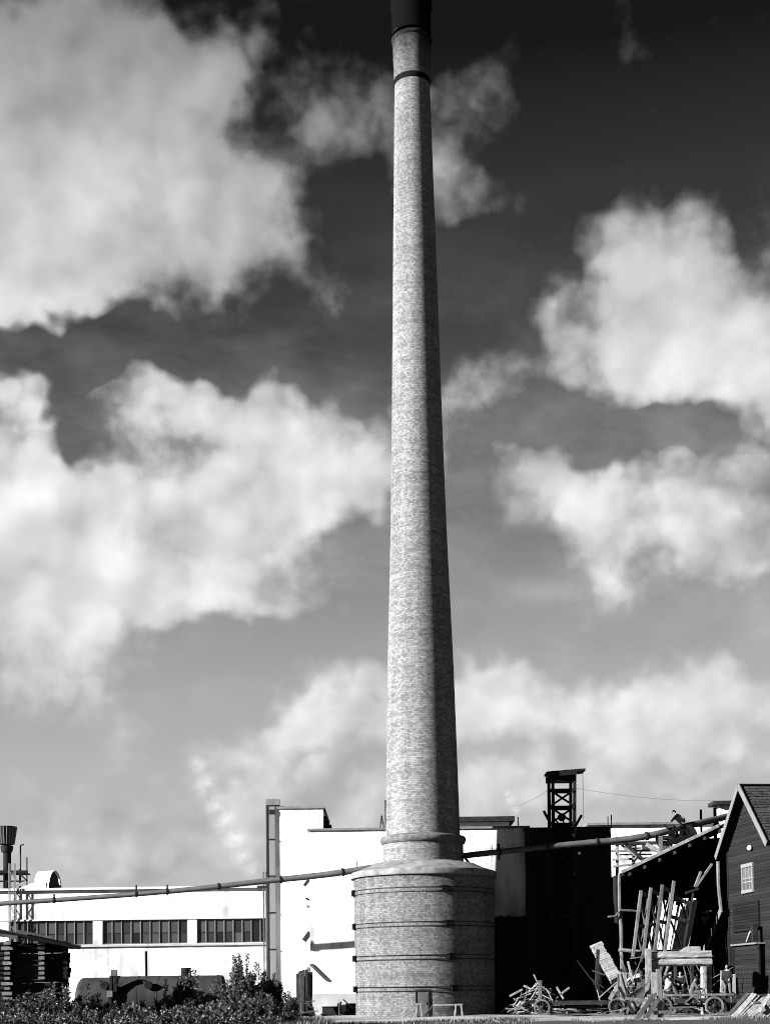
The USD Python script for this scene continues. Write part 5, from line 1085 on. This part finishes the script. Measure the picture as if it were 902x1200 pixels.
# heap of boards and posts by the corner of the white wall
YJ = 90.0
for k in range(9):
    px = 349.5 + k * 1.75; a = (px + RNG.uniform(-.4, .4), 1192); b_ = (px + RNG.uniform(-.8, 1.2), 1134 + RNG.uniform(0, 8)); A, B_ = at(*a, YJ + .3 * (k % 3)), at(*b_, YJ + .3 * (k % 3) + .8); A[2] = 0
    single('upright_slab', MB().beam(A, B_, RNG.uniform(.12, .24), .08, up=(0, -1, 0)), M['darkwood' if k % 3 != 1 else 'oldwood'], 'rough upright slab leaning in the bundle at the white wall corner', 'slab', 'upright slabs at the white wall corner')
A, B_ = at(360.5, 1168, YJ - .4), at(366, 1197, YJ - .4); B_[2] = 0
single('tar_board', MB().beam(B_, A, .42, .05, up=(0, -1, 0), taper=.6), M['blackwood'], 'black tapering board leaning at the foot of the slab bundle', 'board')
for k in range(16):
    cx_ = RNG.uniform(322, 360); Yk = YJ - RNG.uniform(0, 1.6); z = RNG.uniform(.1, 1.3) * (.5 + .5 * (cx_ > 335)); A = at(cx_, 1180, Yk); A[2] = z; ang = RNG.uniform(-.6, .6); L_ = RNG.uniform(.7, 1.9); d2 = V(math.cos(ang), RNG.uniform(-.4, .3), math.sin(ang))
    z_low = min((A - d2 * L_ / 2)[2], (A + d2 * L_ / 2)[2]); A = A + V(0, 0, max(0, .06 - z_low))
    single('scrap_board', MB().beam(A - d2 * L_ / 2, A + d2 * L_ / 2, RNG.uniform(.1, .25), .06), M[('oldwood', 'newwood', 'darkwood')[k % 3]], 'loose board in the tangle between shrubs and white wall corner', 'board', 'loose boards left of the slab bundle')

# ------------------------------------------------------------------ iron tank, standpipe
YT2 = 74.0
tzt = Z(1145.5, YT2, 170); tr = 1.18; tcz = tzt - tr; ax0, ax1 = X(89, YT2), X(265, YT2)
tk = thing('iron_tank', 'long dark rusty iron tank lying behind the shrubs', 'tank', ((ax0 + ax1) / 2, YT2, 0))
def capsule(x0, x1, r, y, z, n=40, dome0=.4, dome1=.18):
    prof = []
    for t in np.linspace(0, math.pi / 2, 7): prof.append((r * math.sin(t), x0 + dome0 * (1 - math.cos(t))))
    for x in np.linspace(x0 + dome0, x1 - dome1, 12)[1:]: prof.append((r, x))
    for t in np.linspace(math.pi / 2, 0, 7)[1:]: prof.append((r * math.sin(t), x1 - dome1 * (1 - math.cos(t))))
    p = np.array(prof); ang = np.arange(n) * 2 * np.pi / n
    v = np.stack([np.repeat(p[:, 1:], n, 1), y + p[:, :1] * np.cos(ang), z + p[:, :1] * np.sin(ang)], -1).reshape(-1, 3)
    f = [(i * n + j, (i + 1) * n + j, (i + 1) * n + (j + 1) % n, i * n + (j + 1) % n) for i in range(len(p) - 1) for j in range(n)]
    return (v, np.array([t for a, b, c, d in f for t in ((a, b, c), (a, c, d))]))
xm = X(136, YT2)
obj('shell', capsule(ax0, xm, tr, YT2, tcz, dome1=.02), M['rust'], tk, smooth=True); obj('shell', capsule(xm + .02, ax1, tr + .05, YT2, tcz, dome0=.02), M['rust'], tk, smooth=True)
for x in np.linspace(xm + 1.2, ax1 - .4, 5): obj('weld_band', MB().tube([(x - .05, YT2, tcz), (x + .05, YT2, tcz)], tr + .062, 40), M['rust'], tk)
obj('flange', MB().tube([(xm - .16, YT2, tcz), (xm + .2, YT2, tcz)], tr + .08, 40), M['rust2'], tk)
for px, py in ((122, 1155), (173.5, 1155)):
    q = at(px, py, YT2 - tr - .1); obj('nozzle', MB().tube([q + V(0, .25, 0), q - V(0, .02, .01)], .2, 12).tube([q + V(-.22, .12, .2), q + V(-.05, .02, .05)], .08, 8), M['rust2'], tk)
for x in (ax0 + 1.5, xm + 1.5, ax1 - 1.2): obj('cradle', MB().box((x - .2, YT2 - .9, -.1), (x + .2, YT2 + .9, tcz - tr * .75)), M['darkwood'], tk)
q = at(218, 1142, YT2); obj('manhole', MB().tube([(q[0], YT2, tcz + tr - .1), (q[0], YT2, q[2] + .32)], .26, 16), M['rust2'], tk)
A = at(171.5, 1145, YT2 + .2); single('standpipe', MB().tube([(A[0], A[1], tcz + tr * .98), (A[0] - .02, A[1], Z(1115, YT2, 171))], .065, 8), M['rust2'], 'thin upright standpipe on the iron tank', 'standpipe')
gz = thing('gauge_stand', 'dark twin-legged gauge stand with pale boxes before the tank', 'gauge stand', (X(131, YT2 - 1.32), YT2 - 1.32, 0))
yy = YT2 - 1.32
for px in (129.5, 134.5): A = at(px + (-1 if px < 132 else 1), 1188, yy); obj('stand_leg', MB().beam((A[0], yy, 0), at(px + 1, 1144, yy), .16), M['rust2'], gz)
A, B_ = at(130.5, 1144, yy), at(137, 1137, yy); obj('gauge_head', MB().box((A[0], yy - .12, A[2]), (B_[0], yy + .14, B_[2])), M['oldwood'], gz)
A, B_ = at(126, 1169, yy), at(132.5, 1161.5, yy); obj('gauge_box', MB().box((A[0], yy - .2, A[2]), (B_[0], yy - .09, B_[2])), M['oldwood'], gz)

# ------------------------------------------------------------------ log shed at far left
YW = 60.0
ls = thing('log_shed', 'dark notched log shed with a sloping board roof at lower left', 'shed', (X(81, YW), YW, 0))
UsdGeom.Xformable(ls).AddRotateZOp().Set(12.3)
zt_ = Z(1106, YW, 40); lr = .105
xs0, xs1, xs2 = X(-60, YW), X(19, YW), X(81, YW)
nl = int(zt_ / .205)
for k in range(nl):
    z = .1 + k * .205
    zr_ = lambda x: z
    obj('wall_log', MB().tube([(xs1 - .05, YW + RNG.uniform(-.01, .01), z), ((xs1 + xs2) / 2, YW, z + RNG.uniform(-.01, .01)), (xs2 + RNG.uniform(-.05, .1), YW, z)], lr, 9), M['log'], ls)
    obj('wall_log', MB().tube([(xs0, YW + 1.3, z + .1), (xs1 + .2, YW + 1.3, z + .1)], lr, 9), M['log'], ls)
    for xx, show in ((xs1 - .27, 1), (X(50, YW), k > nl - 9)):
        if show:
            y0 = YW - RNG.uniform(.22, .4); lg = obj('cross_log', MB().tube([(xx, y0, z + .1), (xx, YW + 5, z + .1)], lr * .98, 9), M['log'], ls)
            w_ = RNG.uniform(.10, .26) if xx < X(30, YW) else RNG.uniform(.12, .2)
            obj('log_end', MB().box((xx - w_, y0 - .03, z + .1 - lr * RNG.uniform(.45, .75)), (xx + w_ * .8, y0 + .1, z + .1 + lr * RNG.uniform(.4, .7))), M['logend'], lg)
    obj('wall_log', MB().tube([(xs2 - .15, YW - .2, z + .1), (xs2 - .15, YW + 5, z + .1)], lr, 9), M['log'], ls)
obj('hanging_door', MB().box((X(60, YW), YW - .2, .3), (X(63.5, YW), YW - .13, Z(1116, YW, 60))), M['blackwood'], ls)
R1, R2 = at(-70, 1077, YW - .6), at(91, 1108.5, YW - .6); dr_ = (R2 - R1); Lr = np.linalg.norm(dr_); dr_ /= Lr
nrf = V(-dr_[2], 0, dr_[0])
nbd = 8
for k in range(nbd):
    y = YW - .6 + k * .4; obj('roof_board', MB().beam(R1 + V(0, y - YW + .6 + .19, 0) - nrf * (.02 * (k % 2)), R2 + V(RNG.uniform(-.35, .05), y - YW + .6 + .19, 0) - nrf * (.02 * (k % 2)), .36, .05, up=nrf), M['oldwood' if k in (0, 3) else 'darkwood'], ls)
obj('barge_pole', MB().beam(R1 - nrf * .1 + V(0, -.06, 0), R2 - nrf * .1 + V(0, -.06, 0), .08, .14, up=nrf), M['blackwood'], ls)
A, B_ = at(-6, 1096.5, YW - .75), at(18, 1099.5, YW - .75); obj('loose_board', MB().beam(A, B_, .10, .12), M['oldwood'], ls)
A, B_ = at(18, 1093.5, YW - .62), at(59, 1101.5, YW - .62); obj('edge_board', MB().beam(A + V(0, -.08, .05), B_ + V(0, -.08, .05), .06, .10), M['oldwood'], ls)

# ------------------------------------------------------------------ shrubs and weeds
nrng = np.random.default_rng(11)
def leaves(pts, dirs, size, rng):
    n = len(pts); size = size * rng.uniform(.35, 1.35, n)[:, None]
    a = dirs + rng.normal(0, .7, (n, 3)); a /= np.linalg.norm(a, axis=1, keepdims=True)
    b = np.cross(a, rng.normal(0, 1, (n, 3))); b /= np.linalg.norm(b, axis=1, keepdims=True) + 1e-9; c = np.cross(a, b)
    v = np.stack([pts, pts + a * size * .5 + b * size * .28 + c * size * .08, pts + a * size, pts + a * size * .5 - b * size * .28 + c * size * .08], 1).reshape(-1, 3)
    i = np.arange(n)[:, None] * 4; f = np.vstack([i + [0, 1, 2], i + [0, 2, 3]]); return v, f
def shrub(base, height, width, label, nst=14, leaf=.09, dens=70, mat='leaf', spread=1.0, group='shrubs at the lower left', cat='shrub'):
    rng = np.random.default_rng(int(abs(base[0]) * 977 + base[1] * 131))
    g = thing('wild_shrub', label, cat, base, group); sm = MB(); P_, D_ = [], []
    for k in range(nst):
        a = rng.uniform(0, 2 * np.pi); rr = width * math.sqrt(rng.uniform(0, 1)); hgt = height * (rng.uniform(.55, 1.0) if k else 1.0) * (1 - .35 * (rr / width) ** 2)
        top = base + V(math.cos(a) * rr, math.sin(a) * rr, hgt); b0 = base + V(math.cos(a) * rr * .45, math.sin(a) * rr * .45, -.05)
        bend = V(rng.normal(0, .06), rng.normal(0, .06), 0) * height; mid_ = (b0 + top) / 2 + bend
        s_ = np.linspace(0, 1, 8)[:, None]; curve = (1 - s_)**2 * b0 + 2 * s_ * (1 - s_) * mid_ + s_**2 * top
        sm.tube(curve, np.linspace(.022, .006, 8), 4, cap=False)
        n = int(dens * hgt / 2); t = rng.beta(1.6, 1.1, n)[:, None]; pp_ = (1 - t)**2 * b0 + 2 * t * (1 - t) * mid_ + t**2 * top
        side = rng.normal(0, 1, (n, 3)); side[:, 2] *= .5; side /= np.linalg.norm(side, axis=1, keepdims=True); off = rng.uniform(.02, .26, n)[:, None] * spread * (1.15 - t)
        P_.append(pp_ + side * off); D_.append(side * .8 + V(0, 0, .5))
    obj('stems', sm, M['stem'], g)
    v, f = leaves(np.vstack(P_), np.vstack(D_), leaf, rng); obj('foliage', (v, f), M[mat], g)
SB = [(12, 1163, 1.1, 57.5, 'leaf', 'grey-green shrub at the far left corner before the log shed'), (42, 1157, 1.0, 58.2, 'leaf2', 'pale shrub growing before the corner logs of the shed'), (70, 1150, 1.0, 58.8, 'leaf', 'shrub growing at the right corner of the log shed'),
 (101, 1136, .35, 66, 'leaf', 'thin tall weed stalk rising over the left end of the tank'), (108, 1163, 1.0, 63, 'leaf', 'shrub before the domed left end of the tank'), (142, 1171, 1.1, 60, 'leaf2', 'low shrub right below the gauge stand'), (172, 1170, 1.0, 62, 'leaf', 'low shrub below the standpipe of the tank'),
 (200, 1152, .7, 64, 'leaf', 'shrub left of the tank manhole'), (218, 1133, .6, 66, 'leaf', 'taller shrub covering the tank manhole'), (243, 1152, .8, 64, 'leaf2', 'light-leaved shrub before the right part of the tank'), (264, 1146, .6, 66, 'leaf', 'shrub hiding the right end of the tank'),
 (285, 1112, .75, 66, 'leaf', 'tallest feathery shrub right of the tank'), (306, 1120, .7, 67, 'leaf', 'shrub in front of the double post'), (319, 1136, .6, 68, 'leaf2', 'shrub before the foot of the corner duct'), (334, 1160, .7, 70, 'leaf', 'low shrub at the right end of the thicket'),
 (25, 1176, 1.3, 55, 'leaf', 'low dark shrub at the bottom left edge'), (85, 1175, 1.3, 55.5, 'leaf', 'low shrub at the bottom before the shed corner'), (128, 1180, 1.3, 55, 'leaf2', 'low weedy shrub at the bottom below the gauge stand'), (185, 1176, 1.4, 56, 'leaf', 'low shrub at the bottom below the tank middle'), (228, 1170, 1.3, 58, 'leaf', 'low shrub at the bottom below the manhole'),
 (270, 1160, 1.2, 60, 'leaf', 'broad dark shrub at the bottom below the tank end'), (305, 1158, 1.0, 61, 'leaf2', 'broad dark shrub at the bottom right of the thicket'), (330, 1178, .9, 63, 'leaf', 'low rounded shrub last before the open yard'),
 (133, 1152, .3, 61, 'leaf', 'thin weed stalk right of the gauge stand'), (192, 1140, .3, 64, 'leaf2', 'pale thin weed stalk left of the manhole'), (230, 1126, .35, 65, 'leaf', 'tall thin weed stalk right of the manhole'), (250, 1128, .3, 63, 'leaf', 'thin weed stalk before the right part of the tank'), (272, 1118, .35, 65, 'leaf', 'thin weed stalk left of the tallest shrub'), (297, 1110, .3, 66, 'leaf', 'tall weed stalk right of the tallest shrub'), (20, 1150, .35, 57, 'leaf2', 'pale weed stalk before the corner logs'), (58, 1143, .35, 57, 'leaf', 'weed stalk before the middle logs of the shed'),
 (5, 1186, 1.2, 53, 'leaf2', 'lowest weedy bush at the very left edge of the foreground'), (60, 1184, 1.3, 53, 'leaf', 'dark bush at the bottom edge below the log shed'), (110, 1186, 1.3, 53, 'leaf', 'dark bush at the bottom edge below the domed tank end'), (160, 1186, 1.3, 53, 'leaf2', 'pale bush at the bottom edge below the gauge stand'), (205, 1184, 1.3, 54, 'leaf', 'dark bush at the bottom edge below the manhole'), (250, 1180, 1.3, 55, 'leaf', 'dark bush at the bottom edge below the right tank end'), (295, 1182, 1.2, 57, 'leaf', 'dark bush at the bottom edge below the double post')]
for px, py, wd, Y, mt, lb in SB:
    b_ = at(px, 1190, Y); b_[2] = 0; hgt = Z(py, Y, px); stalk = wd < .5
    shrub(b_, hgt, wd, lb, nst=4 if stalk else 30 + int(wd * 14), leaf=.11, dens=90 if stalk else 200, mat=mt, spread=.5 if stalk else 1.0)
def tufts(n, xr, yr, hr, name, seed, w=.02):
    rng = np.random.default_rng(seed); x = rng.uniform(*xr, n); y = rng.uniform(*yr, n); keep = meshkit.fbm(np.stack([x * .5, y * .5, 0 * x], -1), 3, seed) > .46
    x, y = x[keep], y[keep]; n = len(x); h_ = rng.uniform(*hr, n); a = rng.uniform(0, 2 * np.pi, n); ln = rng.normal(0, .3, (n, 2)) * h_[:, None]
    z = np.asarray(gheight(x, y)) - .05
    b0 = np.stack([x - np.cos(a) * w, y - np.sin(a) * w, z], -1); b1 = np.stack([x + np.cos(a) * w, y + np.sin(a) * w, z], -1); tp = np.stack([x + ln[:, 0], y + ln[:, 1], z + h_ + .03], -1)
    v = np.stack([b0, b1, tp], 1).reshape(-1, 3); f = np.arange(3 * n).reshape(-1, 3)
    o = obj(name, (v, f), M['grass']); meta(o, 'rough dark grass and weeds growing over the near ground', 'grass', None, 'stuff')
tufts(30000, (-16, -2.5), (51, 72), (.12, .45), 'rough_grass', 5, .03)
tufts(5000, (-3, 20), (66, 71), (.04, .16), 'rough_grass', 8, .022)
tufts(2000, (1.0, 7.2), (69, 75), (.06, .2), 'rough_grass', 12, .03)

# ------------------------------------------------------------------ steam
def plume(name, pts, dens, label):
    """pts: (point, radius): soft balls of vapour that thin out towards their edges, inside one loose hull."""
    n = {'g': ('geometry', {}), 'n': ('noise_texture', {'scale': .9, 'detail': 4.0, 'roughness': .6}), 'nr': ('map_range', {'from_min': .38, 'from_max': .72, 'to_min': 0.0, 'to_max': 1.0, 'clamp': True}), 'v': ('principled_volume', {'color': (.98, .98, .98), 'anisotropy': .2})}
    L = [('g.position', 'n.vector'), ('n.fac', 'nr.value')]; prev = None; balls = []
    for i, (c, r) in enumerate(pts):
        n[f'm{i}'] = ('mapping', {'mapping_type': 'texture', 'location': tuple(c), 'scale': (r, r, r)}); n[f'b{i}'] = ('gradient_texture', {'gradient_type': 'quadratic_sphere'}); n[f'x{i}'] = ('math', {'math_type': 'maximum', 'value2': 0.0})
        L += [('g.position', f'm{i}.vector'), (f'm{i}.vector', f'b{i}.vector'), (f'b{i}.fac', f'x{i}.value1')]
        if prev: L.append((prev + '.value', f'x{i}.value2'))
        prev = f'x{i}'; balls.append(m3.Manifold.sphere(r, 20).translate([float(q) for q in c]))
    n['mu'] = ('math', {'math_type': 'multiply'}); n['md'] = ('math', {'math_type': 'multiply', 'value2': dens})
    L += [(prev + '.value', 'mu.value1'), ('nr.result', 'mu.value2'), ('mu.value', 'md.value1'), ('md.value', 'v.density')]
    hull = m3.Manifold.batch_boolean([m3.Manifold.batch_hull([a, b]) for a, b in zip(balls, balls[1:])], m3.OpType.Add)
    v, f, _ = meshkit.arrays(hull)
    meta(single('steam', (v, f), usdkit.material(stage, '/World/Looks/' + name, n, L, volume='v.volume'), label, 'steam'), None, None, None, 'stuff')
YV = 104.0
plume('steam_vapour', [(at(302, 1034, YV), .8), (at(294, 1020, YV), 1.2), (at(284, 1003, YV), 1.4), (at(273, 984, YV), 1.6), (at(262, 962, YV), 1.7), (at(252, 940, YV), 1.8), (at(241, 917, YV), 1.9), (at(234, 898, YV), 1.5)], .30, 'pale plume of steam drifting up from the left hall roof')
plume('steam_wisp', [(at(605, 962, 99), .35), (at(603, 950, 99), .5), (at(598, 938, 99), .6), (at(594, 930, 99), .5)], .6, 'small wisp of steam over the white roof beside the hoist tower')

# ------------------------------------------------------------------ litter of boards and sticks in the yard
for k in range(70):
    px, Yk = RNG.uniform(732, 836), RNG.uniform(79.6, 86.0)
    A = at(px, 1185, Yk); h_ = RNG.uniform(.06, 1.3) if px < 770 else RNG.uniform(.06, .6); A[2] = h_
    ang = RNG.uniform(-1.2, 1.2) if k % 3 else RNG.uniform(1.0, 1.8); L_ = RNG.uniform(.5, 1.9); d2 = V(math.cos(ang), RNG.uniform(-.4, .4), math.sin(ang)); d2 /= np.linalg.norm(d2)
    lo_ = min((A - d2 * L_ / 2)[2], (A + d2 * L_ / 2)[2]); A = A + V(0, 0, max(0, .05 - lo_))
    single('yard_board', MB().beam(A - d2 * L_ / 2, A + d2 * L_ / 2, RNG.uniform(.06, .2), RNG.uniform(.03, .07), up=(RNG.uniform(-.5, .5), -1, RNG.uniform(-.3, .6))), M[('oldwood', 'newwood', 'darkwood', 'oldwood', 'darkwood')[k % 5]], 'loose board in the litter of timber about the log portal', 'board', 'loose boards about the log portal')
for k in range(26):
    px, Yk = RNG.uniform(640, 735), RNG.uniform(84.5, 88.0); A = at(px, 1185, Yk); A[2] = RNG.uniform(.05, .3); ang = RNG.uniform(-.4, .4); L_ = RNG.uniform(.6, 2.2); d2 = V(math.cos(ang), RNG.uniform(-.5, .5), math.sin(ang) * .4)
    lo_ = min((A - d2 * L_ / 2)[2], (A + d2 * L_ / 2)[2]); A = A + V(0, 0, max(0, .05 - lo_))
    single('ground_board', MB().beam(A - d2 * L_ / 2, A + d2 * L_ / 2, RNG.uniform(.08, .2), .05), M[('oldwood', 'darkwood', 'newwood')[k % 3]], 'board lying on the ground behind the front wagon', 'board', 'boards on the ground behind the front wagon')

for k in range(34):
    px, Yk = RNG.uniform(734, 764), RNG.uniform(83.0, 87.0); A = at(px, 1185, Yk); A[2] = RNG.uniform(.1, 1.0); ang = RNG.uniform(.9, 2.1); L_ = RNG.uniform(1.0, 3.0); d2 = V(math.cos(ang), RNG.uniform(-.2, .35), math.sin(ang)); d2 /= np.linalg.norm(d2)
    single('leaning_stick', MB().beam(A, A + d2 * L_, RNG.uniform(.05, .14), RNG.uniform(.03, .07), up=(RNG.uniform(-.5, .5), -1, 0), taper=RNG.uniform(.6, 1)), M[('darkwood', 'oldwood', 'newwood', 'darkwood')[k % 4]], 'stick or lath leaning in the tangle left of the log portal', 'stick', 'sticks in the tangle left of the log portal')

for k in range(46):
    inside = k % 2
    px, Yk = (RNG.uniform(738, 838), RNG.uniform(85.0, 87.2)) if inside else (RNG.uniform(700, 770), RNG.uniform(84.0, 88.5))
    A = at(px, 1185, Yk); A[2] = RNG.uniform(.05, 1.5); ang = RNG.uniform(.3, 2.8); L_ = RNG.uniform(1.2, 3.2); d2 = V(math.cos(ang), RNG.uniform(-.15, .3), math.sin(ang)); d2 /= np.linalg.norm(d2); bend = V(RNG.uniform(-.12, .12), 0, RNG.uniform(-.1, .1))
    s_ = np.linspace(0, 1, 6)[:, None]; pts = A + d2 * L_ * s_ + bend * np.sin(np.pi * s_); r_ = RNG.uniform(.03, .07)
    single('crooked_pole', MB().tube(pts, np.linspace(r_, r_ * .6, 6), 6), M[('darkwood', 'oldwood', 'darkwood', 'newwood', 'oldwood')[k % 5]], 'crooked pole leaning in the jumble before the open shed', 'pole', 'crooked poles before the open shed')
